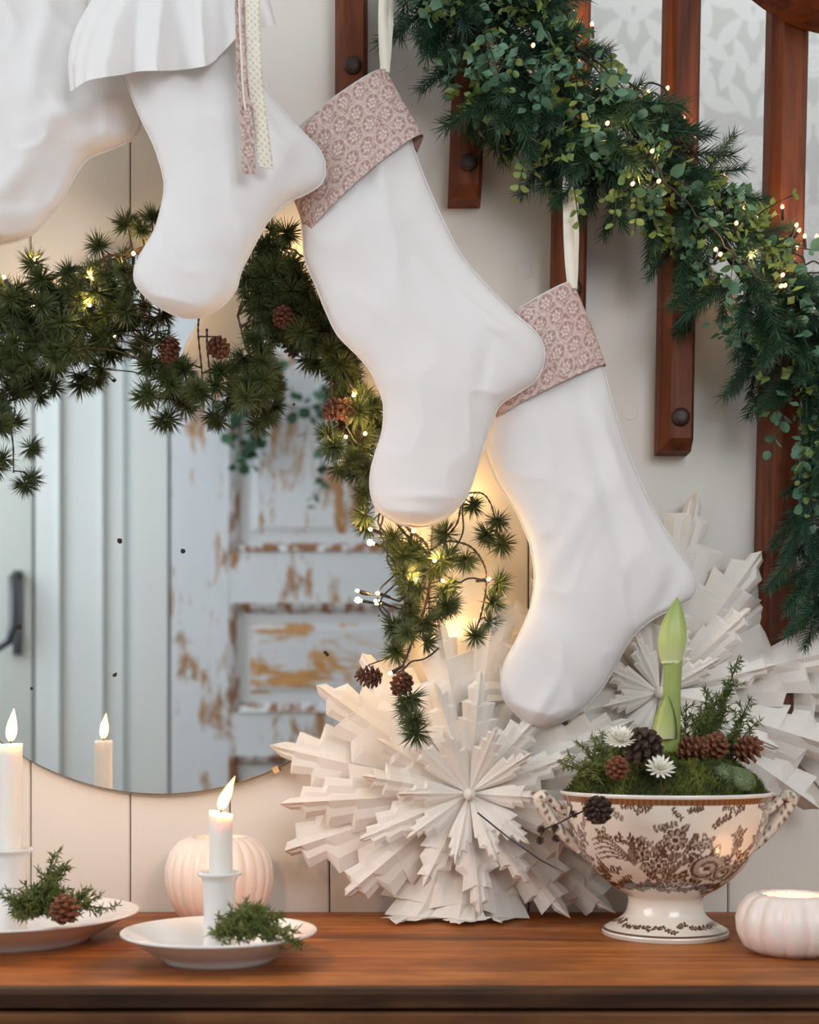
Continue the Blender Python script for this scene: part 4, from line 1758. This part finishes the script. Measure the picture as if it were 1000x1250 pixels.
for (x, y) in TPX:
    dd = np.hypot(stem_np[:, 0] - x, stem_np[:, 1] - y)
    k = int(np.argmin(dd))
    sx_, sy_, sY = stem_np[k]
    far = dd[k]
    Yt = min(1.460, sY - rl.uniform(-.010, .024))
    p = P(x, y, Yt)
    s0 = P(sx_, sy_, sY)
    dirv = (p - s0)
    dirv = dirv.normalized() if dirv.length > 1e-4 else Vector((0, 0, 0))
    d = dirv * .6 + Vector((rl.uniform(-.6, .6), rl.uniform(-1.0, .05), rl.uniform(-.9, .35)))
    if far > 9:
        m = MB()
        mid = s0.lerp(p, .5) + Vector((0, -.003, .004))
        m.tube([s0, mid, p], [.0011, .0009, .0007], 5)
        local(m.build('twig', M['twig'], larch, True), larch)
    sc = rl.uniform(.0180, .0240)
    inst(rl.choice(TUFTS), 'needle_tuft', larch, Matrix.Translation(p) @ orient(d, rl.uniform(0, 6)) @ Matrix.Scale(sc, 4))
for i, (x, y, d) in enumerate(((206, 428, (-.2, -.4, -.9)), (268, 425, (.5, -.6, -.5)), (346, 388, (.1, -.7, -.6)), (406, 500, (-.6, -.5, -.5)), (422, 500, (.5, -.6, -.3)), (490, 836, (-.3, -.6, -.6)), (450, 826, (-.7, -.3, .1)))):
    p = P(x, y, 1.402 if y < 450 and x < 300 else 1.428 if y < 700 else 1.36)
    inst(CONE_LARCH[i % 2], 'cone', larch, Matrix.Translation(p - Vector(d).normalized() * .014) @ orient(d, i) @ Matrix.Scale(.92, 4))
    m = MB()
    k = int(np.argmin(np.hypot(stem_np[:, 0] - x, stem_np[:, 1] - y + 15)))
    m.tube([P(*stem_np[k]), P(x, y - 14, 1.44 if y < 700 else 1.37), p - Vector(d).normalized() * .012], .0009, 5)
    local(m.build('cone_stalk', M['twig'], larch, True), larch)

# ================================================================== FAIRY LIGHTS


def socket_mesh(name, mat):
    m = MB()
    m.lathe([(.0013, 0), (.0019, .002), (.0020, .012), (.0017, .013)], 10, cap_top=True)
    return m.mesh(name, mat, True)


def bulb_mesh(name, mat):
    m = MB()
    m.lathe([(.0014, 0), (.0021, .0012), (.0022, .0028), (.0014, .0044), (.0003, .0052)], 10, cap_top=True)
    return m.mesh(name, mat, True)


SOCK = socket_mesh('bulb_socket', M['wire_dark'])
BULBW = bulb_mesh('bulb', M['bulb_warm'])
BULBP = bulb_mesh('bulb', M['bulb_pink'])


def light_string(label, chains, bulbs, wiremat, bulb_me, energy, every, depth_light, seed, sc=1.0):
    th = thing('fairy_light_string', label, 'string lights', P(bulbs[0][0], bulbs[0][1], bulbs[0][2]))
    r6 = random.Random(seed)
    for ch in chains:
        c_ = catmull(ch, 10 * (len(ch) - 1))
        pts = [P(a + 2.5 * math.sin(a * .21 + b * .13), b + 2.5 * math.sin(a * .17 + 1), d) for a, b, d in c_]
        m = MB()
        m.tube(pts, .0011, 6)
        local(m.build('wire', wiremat, th, True), th)
    for i, (x, y, Y, dx, dy, dz) in enumerate(bulbs):
        d = Vector((dx, dy, dz)).normalized()
        tip = P(x, y, Y)
        base = tip - d * .0155 * sc
        so = inst(SOCK, 'bulb_socket', th, Matrix.Translation(base) @ orient(d) @ Matrix.Scale(sc, 4))
        b_ = bpy.data.objects.new('bulb', bulb_me)
        COL.objects.link(b_)
        b_.parent = so
        b_.location = (0, 0, .0128)
        if i % every == 0:
            l = bpy.data.lights.new('bulb_light', 'POINT')
            l.energy = energy
            l.color = (1.0, .60, .24)
            l.shadow_soft_size = .003
            lo_ = bpy.data.objects.new('bulb_light', l)
            COL.objects.link(lo_)
            lo_.parent = so
            lo_.location = (0, 0, .0195)
    return th


LB = [(5, 338, -.4, -.3, .8), (42, 316, -.5, -.3, .8), (111, 339, 0, -.8, .5), (163, 309, .2, -.8, .5), (109, 372, 0, -.9, .2), (352, 292, .5, .1, .6), (432, 482, .2, -.8, .4), (422, 533, -.2, -.8, .2), (446, 529, .3, -.7, .3),
      (505, 648, .2, -.8, .4), (575, 603, -.2, -.2, .8), (531, 684, .3, -.7, .4), (541, 709, .3, -.7, -.3), (507, 708, .2, -.7, .3), (461, 724, -.9, -.2, .3), (436, 721, -.9, -.3, .2), (597, 707, .9, -.3, .1), (452, 646, -.9, -.2, .3),
      (542, 776, .3, -.6, .6), (558, 785, .9, -.3, -.1), (476, 822, -.7, -.3, -.4)]
bl = [(x, y, (1.462 if i in (5, 10, 18, 19) else 1.372 if i == 20 else 1.425), a, b, c_) for i, (x, y, a, b, c_) in enumerate(LB)]
ch = [[(-40, 372, 1.437), (20, 350, 1.437), (60, 338, 1.437), (130, 320, 1.437), (170, 312, 1.44), (250, 310, 1.452), (330, 302, 1.455), (352, 306, 1.455), (385, 320, 1.452), (400, 380, 1.44), (430, 480, 1.43), (425, 530, 1.432), (460, 560, 1.44), (464, 640, 1.44)],
      [(464, 640, 1.44), (470, 660, 1.438), (484, 695, 1.435), (508, 706, 1.432), (494, 730, 1.432), (470, 728, 1.434), (442, 722, 1.434)],
      [(486, 696, 1.434), (472, 712, 1.434), (461, 728, 1.434), (478, 756, 1.434), (505, 755, 1.436), (525, 772, 1.437), (542, 779, 1.445), (556, 784, 1.45), (540, 788, 1.444), (512, 806, 1.40), (480, 820, 1.378)],
      [(508, 706, 1.432), (530, 690, 1.436), (548, 672, 1.44), (562, 650, 1.442), (568, 616, 1.45), (574, 606, 1.456)],
      [(530, 690, 1.436), (555, 708, 1.436), (580, 708, 1.434), (594, 708, 1.432)]]
light_string('warm fairy lights on dark wire wound through the larch garland', ch, bl, M['wire_green'], BULBW, .075, 1, .0, 3)

# ================================================================== STAIR GARLAND
GP = [(505, -90), (560, -20), (605, 45), (655, 110), (715, 158), (785, 212), (860, 272), (918, 350), (975, 430), (1040, 520), (1100, 600)]
GY = 1.415
stairg = thing('stair_garland', 'thick green garland of pine and eucalyptus sprigs wound down the stair balusters', 'garland', P(785, 225, 1.44))
gc = catmull(GP, 400)
m = MB()
m.tube([P(a, b, GY + .012) for a, b in gc[::6]], .006, 8)
local(m.build('garland_core', M['wire_green'], stairg, True), stairg)


def pine_sprig_mesh(seed):
    r7 = random.Random(seed)
    m = MB()
    L = .085
    m.tube([(0, 0, 0), (.004 * r7.uniform(-1, 1), .004 * r7.uniform(-1, 1), L * .5), (.01 * r7.uniform(-1, 1), .01 * r7.uniform(-1, 1), L)], .0009, 5)
    for k in range(150):
        t_ = (k + .5) / 150
        a = k * 2.39996
        d = Vector((math.cos(a), math.sin(a), .75 + .5 * t_))
        m.needle((0, 0, L * t_), d + Vector((r7.uniform(-.2, .2),) * 3), r7.uniform(.020, .032) * (1 - .25 * t_), .00125)
    return m.mesh('pine_sprig', M['pine_needle'])


SPR = [pine_sprig_mesh(s_) for s_ in range(5)]


def leaf_mesh(name, mat, L, W, round_=False, seed=0):
    m = MB()
    st = [(0, .06), (.18, .62), (.42, 1.0), (.68, .86), (.88, .42), (1.0, .04)]
    if round_:
        st = [(0, .08), (.15, .72), (.4, 1.0), (.7, .98), (.92, .55), (1.0, .1)]
    rows = []
    for a, w in st:
        z = a * L
        rows.append([(-w * W / 2, -.10 * L * a * a + .12 * W * w, z), (0, -.10 * L * a * a - 0.0, z), (w * W / 2, -.10 * L * a * a + .12 * W * w, z)])
    m.grid(rows)
    return m.mesh(name, mat, True)


LEAF = {'e': [leaf_mesh('leaf', M['eucalyptus_leaf'], .017, .0135, True), leaf_mesh('leaf', M['eucalyptus_leaf'], .015, .009)],
        'l': [leaf_mesh('leaf', M['lime_leaf'], .013, .0085), leaf_mesh('leaf', M['lime_leaf'], .011, .0075, True)]}
rg = random.Random(71)


def gdir(i):
    """unit vectors across the garland at station i: along, up-ish normal, towards camera"""
    a, b = gc[max(0, i - 4)], gc[min(399, i + 4)]
    t_ = (P(b[0], b[1], GY) - P(a[0], a[1], GY)).normalized()
    up = Vector((0, -1, 0)).cross(t_).normalized()
    if up.z < 0:
        up = -up
    return t_, up




def gw(i):
    return float(np.interp(gc[i][0], [500, 600, 720, 850, 940, 1100], [1.0, 1.25, 1.2, .85, .95, 1.0]))


for k in range(246):
    i = rg.randint(0, 399)
    t_, up = gdir(i)
    phi = rg.uniform(-2.0, 2.0) if rg.random() < .8 else rg.uniform(-PI, PI)
    # phi 0 = towards the camera, +-pi/2 = above / below
    out = Vector((0, -math.cos(phi), 0)) + up * math.sin(phi)
    base = P(gc[i][0], gc[i][1], GY) + out * rg.uniform(.0, .035) * gw(i) + t_ * rg.uniform(-.01, .01)
    d = out * rg.uniform(.5, 1.0) + t_ * rg.uniform(-.3, 1.2) + Vector((0, 0, -.35))
    d.normalize()
    Ls = rg.uniform(.65, .98) * gw(i) ** .5
    end = base + d * .085 * Ls
    if end.y > 1.445 or end.y < GY - .085:
        d.y = max(-.35, min(d.y, .1))
        d.normalize()
        if (base + d * .085).y > 1.45:
            base.y = 1.425
    inst(SPR[k % 5], 'pine_sprig', stairg, Matrix.Translation(base) @ orient(d, rg.uniform(0, 6)) @ Matrix.Scale(Ls, 4))


def leaf_sprig(parent, base, d, kind, nl, L=.06, droop=.4, meshes=LEAF, stemmat='wire_green'):
    """a thin stem with separate leaves in pairs"""
    pts = []
    p = Vector(base)
    dd = Vector(d).normalized()
    for k in range(7):
        pts.append(p.copy())
        dd = (dd + Vector((0, 0, -droop / 6))).normalized()
        p = p + dd * (L / 6)
    m = MB()
    m.tube(pts, .0007, 5)
    so = m.build('leaf_sprig', M[stemmat], parent, True)
    so.location = -Vector(parent.location)
    for k in range(nl):
        t_ = .2 + .8 * (k // 2) / max(1, (nl - 1) // 2)
        q = pts[min(6, int(t_ * 6))]
        tg = (pts[min(6, int(t_ * 6) + 1)] - pts[max(0, int(t_ * 6) - 1)]).normalized()
        side = tg.cross(Vector((rg.uniform(-.4, .4), 1, rg.uniform(-.4, .4)))).normalized() * (1 if k % 2 else -1)
        ld = (tg * .55 + side * .9 + Vector((0, rg.uniform(-.6, .1), rg.uniform(-.2, .2)))).normalized()
        me = rg.choice(meshes[kind])
        inst(me, 'leaf', so, Matrix.Translation(q) @ orient(ld, rg.uniform(-1, 1) + rg.choice((0, PI))) @ Matrix.Scale(rg.uniform(.65, 1.0), 4))
    return so


spots = []
for k in range(46):
    i = int(40 + 340 * (k + rg.uniform(-.4, .4)) / 46)
    i = max(0, min(399, i))
    t_, up = gdir(i)
    phi = rg.uniform(-1.0, 1.25)
    out = Vector((0, -math.cos(phi), 0)) + up * math.sin(phi)
    base = P(gc[i][0], gc[i][1], GY) + out * rg.uniform(.03, .058) * gw(i)
    base.y = max(base.y, GY - .055)
    d = out * .25 + t_ * rg.uniform(-.2, .8) + Vector((rg.uniform(-.4, .4), -.2, rg.uniform(-.9, .3)))
    leaf_sprig(stairg, base, d, 'l' if rg.random() < .45 else 'e', 6, rg.uniform(.04, .065))
# remaining small leaves, too many to count, as one part
m = MB()
m2 = MB()
for k in range(3400):
    i = rg.randint(10, 399)
    t_, up = gdir(i)
    phi = rg.uniform(-1.7, 1.6)
    out = Vector((0, -math.cos(phi) * .85, 0)) + up * math.sin(phi)
    cl = mnoise.noise(Vector((i * .05, phi * 1.2, 7)))
    if cl < -.12:
        continue
    p = P(gc[i][0], gc[i][1], GY) + out * rg.uniform(.035, .068) * gw(i) + t_ * rg.uniform(-.01, .01)
    if p.y > 1.45:
        continue
    ld = Vector((rg.uniform(-1, 1), rg.uniform(-1, .4), rg.uniform(-1, .5))).normalized()
    a = ld.cross(Vector((rg.uniform(-1, 1), rg.uniform(-1, 1), rg.uniform(-1, 1)))).normalized()
    nn_ = ld.cross(a)
    L, W = rg.uniform(.009, .016), rg.uniform(.0035, .006)
    (m2 if mnoise.noise(Vector((i * .06, phi * 1.1, 31))) > .08 else m).add([p, p + ld * L * .45 - a * W + nn_ * .001, p + ld * L, p + ld * L * .45 + a * W + nn_ * .001], [(0, 1, 2), (0, 2, 3)])
local(m.build('small_leaves', M['eucalyptus_leaf'], stairg, kind='stuff'), stairg)
local(m2.build('small_leaves', M['lime_leaf'], stairg, kind='stuff'), stairg)

# loose end of the garland hanging down beside the last baluster
hangp = [(985, 470), (980, 540), (985, 610), (990, 680), (1000, 760)]
hg = catmull(hangp, 60)
m = MB()
m.tube([P(a, b, 1.432) for a, b in hg[::4]], .003, 6)
local(m.build('hanging_stem', M['wire_green'], stairg, True), stairg)
for k in range(44):
    i = rg.randint(22, 59)
    p = P(hg[i][0] + rg.uniform(-12, 25), hg[i][1] - 20 + rg.uniform(-15, 15), 1.425 + rg.uniform(-.01, .01))
    d = Vector((rg.uniform(-.7, .8), rg.uniform(-.4, .05), -rg.uniform(.2, 1)))
    inst(SPR[k % 5], 'pine_sprig', stairg, Matrix.Translation(p) @ orient(d, k) @ Matrix.Scale(rg.uniform(.5, .8), 4))
for k in range(12):
    i = rg.randint(0, 30)
    p = P(hg[i][0] + rg.uniform(-22, 15), hg[i][1] - 25, 1.405)
    leaf_sprig(stairg, p, (rg.uniform(-.5, .5), -.1, -1), 'l' if k % 3 else 'e', 7, .055, .6)
for (x, y) in ((668, 75), (690, 60), (745, 60), (640, 195), (700, 225), (756, 225), (778, 235)):
    leaf_sprig(stairg, P(x, y, 1.375), (rg.uniform(-.3, .3), -.1, -1), 'l', 7, .045, .6)

SB = [(250, 27), (307, 73), (232, 90), (128, 137), (225, 155), (268, 185), (323, 272), (357, 268), (452, 264), (478, 278), (462, 298), (538, 268), (587, 358), (622, 418), (492, 460), (512, 552), (432, 560), (652, 532), (708, 530), (757, 612), (770, 635),
      (810, 662), (888, 630), (932, 686), (940, 702), (956, 720), (993, 720), (932, 755), (685, 760), (700, 775), (795, 782), (890, 838), (885, 872), (897, 870), (957, 830), (960, 857), (977, 887), (995, 850), (355, 375), (490, 325), (748, 680)]
sbl = []
for (x, y) in SB:
    px, py = 600 + x / 2.5, y / 2.5
    dd = np.hypot(gc[:, 0] - px, gc[:, 1] - py)
    k = int(np.argmin(dd))
    above = py < gc[k][1] and dd[k] > 40
    Y = 1.425 if above else GY - .068
    sbl.append((px, py, Y, rg.uniform(-.2, .6), -.35 if above else -.8, .8 if above else .3))
order = sorted(sbl, key=lambda b: b[0])
ch = [[(500, -60, 1.38), (600, 0, 1.375), (660, 50, 1.37), (700, 60, 1.37), (760, 120, 1.37), (800, 140, 1.38), (850, 190, 1.39), (900, 270, 1.40), (950, 300, 1.41), (1000, 350, 1.41)],
      [(690, 30, 1.38), (720, 70, 1.365), (780, 108, 1.375), (795, 128, 1.38), (815, 112, 1.38), (832, 142, 1.38), (838, 172, 1.385), (800, 200, 1.355), (860, 270, 1.36), (930, 340, 1.36), (970, 340, 1.40), (1000, 330, 1.41)],
      [(782, 106, 1.40), (800, 104, 1.39), (818, 114, 1.388), (832, 140, 1.39), (812, 132, 1.39), (798, 116, 1.392), (790, 124, 1.40), (806, 138, 1.40)],
      [(940, 290, 1.42), (950, 310, 1.415), (962, 300, 1.415), (975, 312, 1.415), (985, 325, 1.415), (998, 318, 1.415), (1010, 345, 1.415)]]
light_string('rosy warm fairy lights on brown wire twisted along the stair garland', ch, sbl, M['wire_dark'], BULBP, .040, 2, 0, 5, .95)

# ================================================================== JUNIPER SPRIGS, MOSS AND THE BOWL'S FILLING


def juniper(name, label, cat, base, tips, needle=.0075, mat='juniper', dens=620, group=None):
    th = thing(name, label, cat, base, group)
    r8 = random.Random(len(label) + len(tips))
    m = MB()
    nd = MB()
    more = []
    for (tip, side) in tips:
        more.append((tip, side))
        more.append((Vector(tip).lerp(Vector(base), .25) + Vector((r8.uniform(-.011, .011), r8.uniform(-.008, .008), r8.uniform(-.004, .010))), side))
        more.append((Vector(tip).lerp(Vector(base), .45) + Vector((r8.uniform(-.016, .016), r8.uniform(-.008, .008), r8.uniform(-.002, .014))), side))
    for (tip, side) in more:
        b0 = Vector(base)
        tp = Vector(tip)
        mid = b0.lerp(tp, .5) + Vector(side)
        pts = [b0 * (1 - s_) ** 2 + mid * 2 * s_ * (1 - s_) + tp * s_ * s_ for s_ in [k / 12 for k in range(13)]]
        m.tube([p - b0 for p in pts], [.0012 * (1 - .6 * k / 12) for k in range(13)], 5)
        Ltot = (tp - b0).length
        nb = max(5, int(Ltot / .007))
        for q in range(nb):
            s_ = .12 + .86 * q / nb
            p = pts[int(s_ * 12)].lerp(pts[min(12, int(s_ * 12) + 1)], s_ * 12 % 1)
            tg = (pts[min(12, int(s_ * 12) + 1)] - pts[int(s_ * 12)]).normalized()
            bd = (tg + Vector((r8.uniform(-1, 1), r8.uniform(-1, 1), r8.uniform(-1, 1))) * .95).normalized()
            bl_ = r8.uniform(.010, .024) * (1.15 - .6 * s_)
            nn_ = int(bl_ / .0008)
            for w in range(nn_):
                f_ = w / nn_
                d = bd * .5 + Vector((r8.uniform(-1, 1), r8.uniform(-1, 1), r8.uniform(-1, 1)))
                nd.needle(p + bd * bl_ * f_ - b0, d, needle * r8.uniform(.8, 1.25), .0013)
    m.build('stem', M['twig'], th, True)
    nd.build('needles', M[mat], th, kind='stuff')
    return th


def J(px, py, Y):
    return P(px, py, Y)


b0 = J(45, 1118, 1.215)
juniper('evergreen_sprig', 'green juniper sprig lying in the larger candle dish beside a cone', 'evergreen sprig', b0,
        [(J(66, 1042, 1.235), (0, 0, .004)), (J(84, 1052, 1.22), (.0, 0, .006)), (J(20, 1100, 1.19), (0, 0, .004)), (J(0, 1095, 1.20), (0, 0, .008)), (J(120, 1098, 1.215), (0, 0, .010)), (J(140, 1110, 1.20), (0, 0, .010)), (J(60, 1080, 1.20), (0, 0, .004)), (J(30, 1075, 1.23), (0, 0, 0)), (J(105, 1108, 1.19), (0, 0, .006)), (J(15, 1118, 1.18), (0, 0, .004))])
b0 = J(285, 1142, 1.130)
juniper('evergreen_sprig', 'green juniper sprig hanging over the rim of the smaller candle dish', 'evergreen sprig', b0,
        [(J(272, 1136, 1.12), (0, 0, .004)), (J(300, 1112, 1.15), (0, 0, .006)), (J(325, 1108, 1.15), (0, 0, .01)), (J(345, 1122, 1.14), (0, 0, .012)), (J(362, 1140, 1.12), (0, 0, .014)), (J(368, 1160, 1.112), (.01, 0, .020)), (J(330, 1128, 1.12), (0, 0, .008)), (J(305, 1132, 1.11), (0, 0, .004)), (J(355, 1150, 1.105), (0, 0, .016))])
b0 = Vector((BX + .030, BY + .01, .150))
juniper('evergreen_sprig', 'tall upright juniper sprig planted in the flower bowl beside the amaryllis', 'evergreen sprig', b0,
        [(J(902, 800, 1.345), (.004, 0, .004)), (J(890, 828, 1.34), (0, 0, 0)), (J(918, 850, 1.33), (.01, 0, 0)), (J(838, 855, 1.34), (-.006, 0, .004)), (J(850, 875, 1.30), (0, 0, .004)), (J(876, 850, 1.31), (0, 0, .004)), (J(925, 880, 1.32), (.006, 0, .004)), (J(905, 890, 1.29), (0, 0, .006)), (J(865, 840, 1.33), (0, 0, 0))], .0085)
b0 = Vector((BX - .055, BY - .035, .150))
juniper('evergreen_sprig', 'low juniper sprig leaning out over the left side of the flower bowl', 'evergreen sprig', b0,
        [(J(680, 930, 1.31), (0, 0, .006)), (J(705, 905, 1.31), (0, 0, .004)), (J(728, 898, 1.32), (0, 0, .002)), (J(715, 935, 1.27), (0, 0, .006)), (J(750, 910, 1.28), (0, 0, .004))])

# moss bed
mb = thing('moss_bed', 'green moss mounded inside the flower bowl', 'moss', (BX, BY, .148), kind=None)
m = MB()
rows = []


def mossh(x, y):
    r = math.hypot(x, y) / .1
    h = (1 - min(1, r) ** 5) * .036 - .003
    h += .010 * mnoise.noise(Vector((x * 26, y * 26, 2))) + .005 * mnoise.noise(Vector((x * 70, y * 70, 5)))
    return h


for i in range(26):
    r = .1005 * (i + .3) / 25.6
    rows.append([(r * math.cos(2 * PI * j / 72), r * math.sin(2 * PI * j / 72), mossh(r * math.cos(2 * PI * j / 72), r * math.sin(2 * PI * j / 72))) for j in range(72)])
b = m.grid(rows, closed_u=True)
m.f.append(tuple(b + k for k in range(72)))
m.build('moss_cushion', M['moss_bed'], mb, True)
m = MB()
r9 = random.Random(5)
for k in range(15000):
    a = r9.uniform(0, 2 * PI)
    r = .101 * math.sqrt(r9.random())
    x, y = r * math.cos(a), r * math.sin(a)
    d = Vector((x * 9, y * 9, .8)) + Vector((r9.uniform(-.8, .8), r9.uniform(-.8, .8), r9.uniform(-.2, .6)))
    m.needle((x, y, mossh(x, y) - .001), d, r9.uniform(.005, .010), .0012)
m.build('moss_fuzz', M['moss'], mb, kind='stuff')
tag(mb, cat='moss')
# a greyer, denser clump
m = MB()
cx_, cy_ = .043, -.062
for q in range(11):
    bx, by, br = r9.uniform(-.030, .028), r9.uniform(-.012, .014), r9.uniform(.009, .014)
    bz = r9.uniform(-.002, .006) + .006 * (1 - abs(bx) / .03)
    rows = []
    for i in range(8):
        th_ = PI * .75 * i / 7 + .02
        rows.append([(bx + br * math.sin(th_) * math.cos(2 * PI * j / 16), by + br * math.sin(th_) * math.sin(2 * PI * j / 16), bz + br * math.cos(th_)) for j in range(16)])
    m.grid(rows, closed_u=True)
    for k in range(420):
        th_ = math.acos(r9.uniform(-.3, 1))
        a = r9.uniform(0, 2 * PI)
        n0 = Vector((math.sin(th_) * math.cos(a), math.sin(th_) * math.sin(a), math.cos(th_)))
        m.needle(Vector((bx, by, bz)) + n0 * br * .95, n0 + Vector((r9.uniform(-.6, .6), r9.uniform(-.6, .6), r9.uniform(-.3, .6))), r9.uniform(.002, .0045), .0010)
gm = m.build('moss_clump', M['moss_pale'], None, True, 'grey-green dense moss clump at the bowl rim under the juniper', 'moss')
gm.location = (BX + cx_, BY + cy_, .158)

# amaryllis
ax_, ay_ = P(815, 905, BY - .01).x, BY - .01
am = thing('amaryllis', 'pale green amaryllis shoot with closed pointed bud rising from the moss', 'amaryllis', (ax_, ay_, .150))
zb = lambda y: CAMZ - (y - HOR) * ay_ / FPX - .150
m = MB()
zs0 = 0.0
prof = [(.0112, 0.0), (.0106, zb(880)), (.0094, zb(850)), (.0094, zb(820)), (.0098, zb(806))]
rows = []
for r, z in catmull([(a, b) for a, b in prof], 16):
    rows.append([(r * math.cos(2 * PI * j / 24) + .0035 * (z / .08), .7 * r * math.sin(2 * PI * j / 24), z) for j in range(24)])
m.grid(rows, closed_u=True)
m.build('stalk', M['amaryllis_green'], am, True)
m = MB()
rows = []
z0, z1 = zb(810), zb(729)
for k in range(22):
    t_ = k / 21
    r = .0128 * (math.sin(PI * (.27 + .73 * t_ ** 1.05)) ** .85) * (1 + .14 * math.sin(PI * t_)) + .0003
    z = z0 + (z1 - z0) * t_
    rows.append([(.0042 + .006 * t_ * t_ + r * math.cos(2 * PI * j / 24), .7 * r * math.sin(2 * PI * j / 24) * (1 - .12 * (abs(math.cos(2 * PI * j / 24)) < .12)), z) for j in range(24)])
b = m.grid(rows, closed_u=True)
m.f.append(tuple(b + k for k in range(24)))
m.build('bud', M['bud_green'], am, True)
m = MB()
rows = []
z0, z1 = zb(902), zb(846)
for k in range(16):
    t_ = k / 15
    w = .0130 * (1 - t_ ** 2.2) + .0004
    rows.append([(-.005 + .002 * t_ + w * s_, -.012 - .003 * t_ + .005 * s_ * s_ + dy, z0 + (z1 - z0) * t_) for s_, dy in ((-1, 0), (-.5, -.001), (0, -.0015), (.5, -.001), (1, 0), (.5, .0012), (0, .001), (-.5, .0012))])
m.grid(rows, closed_u=True)
m.build('leaf_tip', M['bud_green'], am, True)


def loose_cone(label, me, p, d, sc, group='cones in the flower bowl', stalk=True):
    th = thing('pine_cone', label, 'cone', p, group)
    inst(me, 'cone_scales', th, Matrix.Translation(Vector(p)) @ orient(d, 1.3) @ Matrix.Scale(sc, 4))
    if not stalk:
        return th
    dn = Vector(d).normalized()
    m = MB()
    m.tube([Vector((0, 0, 0)) + dn * .002, -dn * .006 + Vector((0, 0, -.002)), -dn * .010 + Vector((0, 0, -.006))], .0011, 6)
    m.build('stalk', M['twig'], th, True)
    return th


loose_cone('large dark brown cone lying on the moss beside the amaryllis base', CONE_DARK, J(797, 922, 1.275), (-.5, -.35, .35), 1.25)
loose_cone('reddish brown cone right at the foot of the amaryllis stalk', CONE_RED, J(832, 922, 1.285), (.6, -.4, .35), 1.1)
loose_cone('reddish brown cone below the upright juniper', CONE_RED, J(870, 920, 1.29), (.1, -.6, .6), 1.0)
loose_cone('reddish brown cone at the right edge of the moss', CONE_RED, J(902, 922, 1.29), (.5, -.5, .4), 1.05)
loose_cone('small red-brown cone below the white flower with yellowish petals', CONE_RED, J(754, 946, 1.245), (-.1, -.55, .6), .85)
loose_cone('dark grey cone hanging over the printed rim of the bowl', CONE_DARK, J(730, 982, 1.215), (-.1, -.75, -.35), .85)
loose_cone('light brown cone lying in the larger candle dish', CONE_RED, J(80, 1124, 1.176), (.05, -.35, .8), 1.0, None, False)
# twig with tiny cones reaching out past the left handle
tw = thing('cone_twig', 'thin twig with tiny dark cones reaching over the left bowl handle', 'twig', J(728, 985, 1.225))
m = MB()
pth = [J(728, 980, 1.225), J(712, 990, 1.215), J(695, 998, 1.21), J(680, 1006, 1.21), J(665, 1012, 1.21)]
m.tube([p - Vector(tw.location) for p in pth], .0009, 5)
for (a, b_) in ((2, J(698, 985, 1.208)), (3, J(676, 1018, 1.21)), (4, J(660, 1020, 1.21))):
    m.tube([pth[a] - Vector(tw.location), b_ - Vector(tw.location)], .0007, 5)
m.build('twig_stem', M['twig'], tw, True)
for p in (J(698, 990, 1.208), J(676, 1020, 1.21), J(660, 1022, 1.21), J(664, 1010, 1.21), J(681, 1008, 1.208)):
    inst(CONE_SMALL, 'tiny_cone', tw, Matrix.Translation(p) @ orient((rg.uniform(-1, 1), -.3, -.6), 1) @ Matrix.Scale(.55, 4))


def white_flower(label, p, R, d, n_, stalk_to):
    th = thing('dried_flower', label, 'flower', p, 'white dried flowers in the bowl')
    rot = orient(d)
    r10 = random.Random(n_)
    for ring_, (cnt, L, el) in enumerate(((n_, R, .15), (n_, R * .95, .55), (n_ - 2, R * .88, .9), (n_ - 6, R * .75, 1.25))):
        for k in range(cnt):
            a = 2 * PI * k / cnt + ring_ * .3
            m = MB()
            rows = []
            for (t_, w) in ((0, .06), (.4, .10), (.8, .085), (1, .01)):
                e_ = el + .35 * t_
                rad = L * t_ * math.cos(el)
                z = L * t_ * math.sin(el) + .12 * L * t_ * t_
                rows.append([rot @ Vector((rad * math.cos(a) - w * L * s_ * math.sin(a), rad * math.sin(a) + w * L * s_ * math.cos(a), z)) for s_ in (-1, 0, 1)])
            m.grid(rows)
            m.build('petal', M['petal_white'], th, True)
    m = MB()
    m.tube([Vector((0, 0, 0)), Vector(stalk_to) - Vector(p)], .0009, 5)
    m.build('stalk', M['twig'], th, True)


white_flower('full white dried flower at the left side of the moss', J(757, 905, 1.26), .017, (-.1, -.55, .8), 18, J(760, 950, 1.27))
white_flower('small open white dried flower in front of the dark cone', J(806, 940, 1.235), .0155, (0, -.7, .7), 13, J(810, 985, 1.228))

# ================================================================== IVY ON THE FAR DOOR (reflected)
ivy = thing('ivy_vine', 'dark green ivy vine hung on the worn door, seen in the mirror', 'ivy', (RX(335), YB + .07, RZ(505)))
li = [leaf_mesh('leaf', M['ivy_leaf'], .034, .032, True), leaf_mesh('leaf', M['ivy_leaf'], .028, .022)]
vines = [[(275, 515), (305, 500), (340, 503), (375, 510), (392, 540), (395, 590), (390, 615)], [(300, 500), (298, 540), (304, 575)], [(318, 490), (330, 470), (345, 460)], [(340, 503), (322, 530), (308, 560)], [(372, 508), (400, 500), (430, 515)]]
ri = random.Random(12)
for vv_ in vines:
    c_ = catmull(vv_, 30)
    pts = [Vector((RX(a), YB + .075, RZ(b))) for a, b in c_]
    m = MB()
    m.tube(pts, .0022, 5)
    local(m.build('vine_stem', M['twig'], ivy, True), ivy)
    for k in range(0, 30, 1):
        p = pts[k] + Vector((ri.uniform(-.03, .03), ri.uniform(-.004, .03), ri.uniform(-.03, .03)))
        inst(ri.choice(li), 'leaf', ivy, Matrix.Translation(p) @ orient((ri.uniform(-1, 1), .35, ri.uniform(-1, .4)), ri.uniform(-1, 1)))
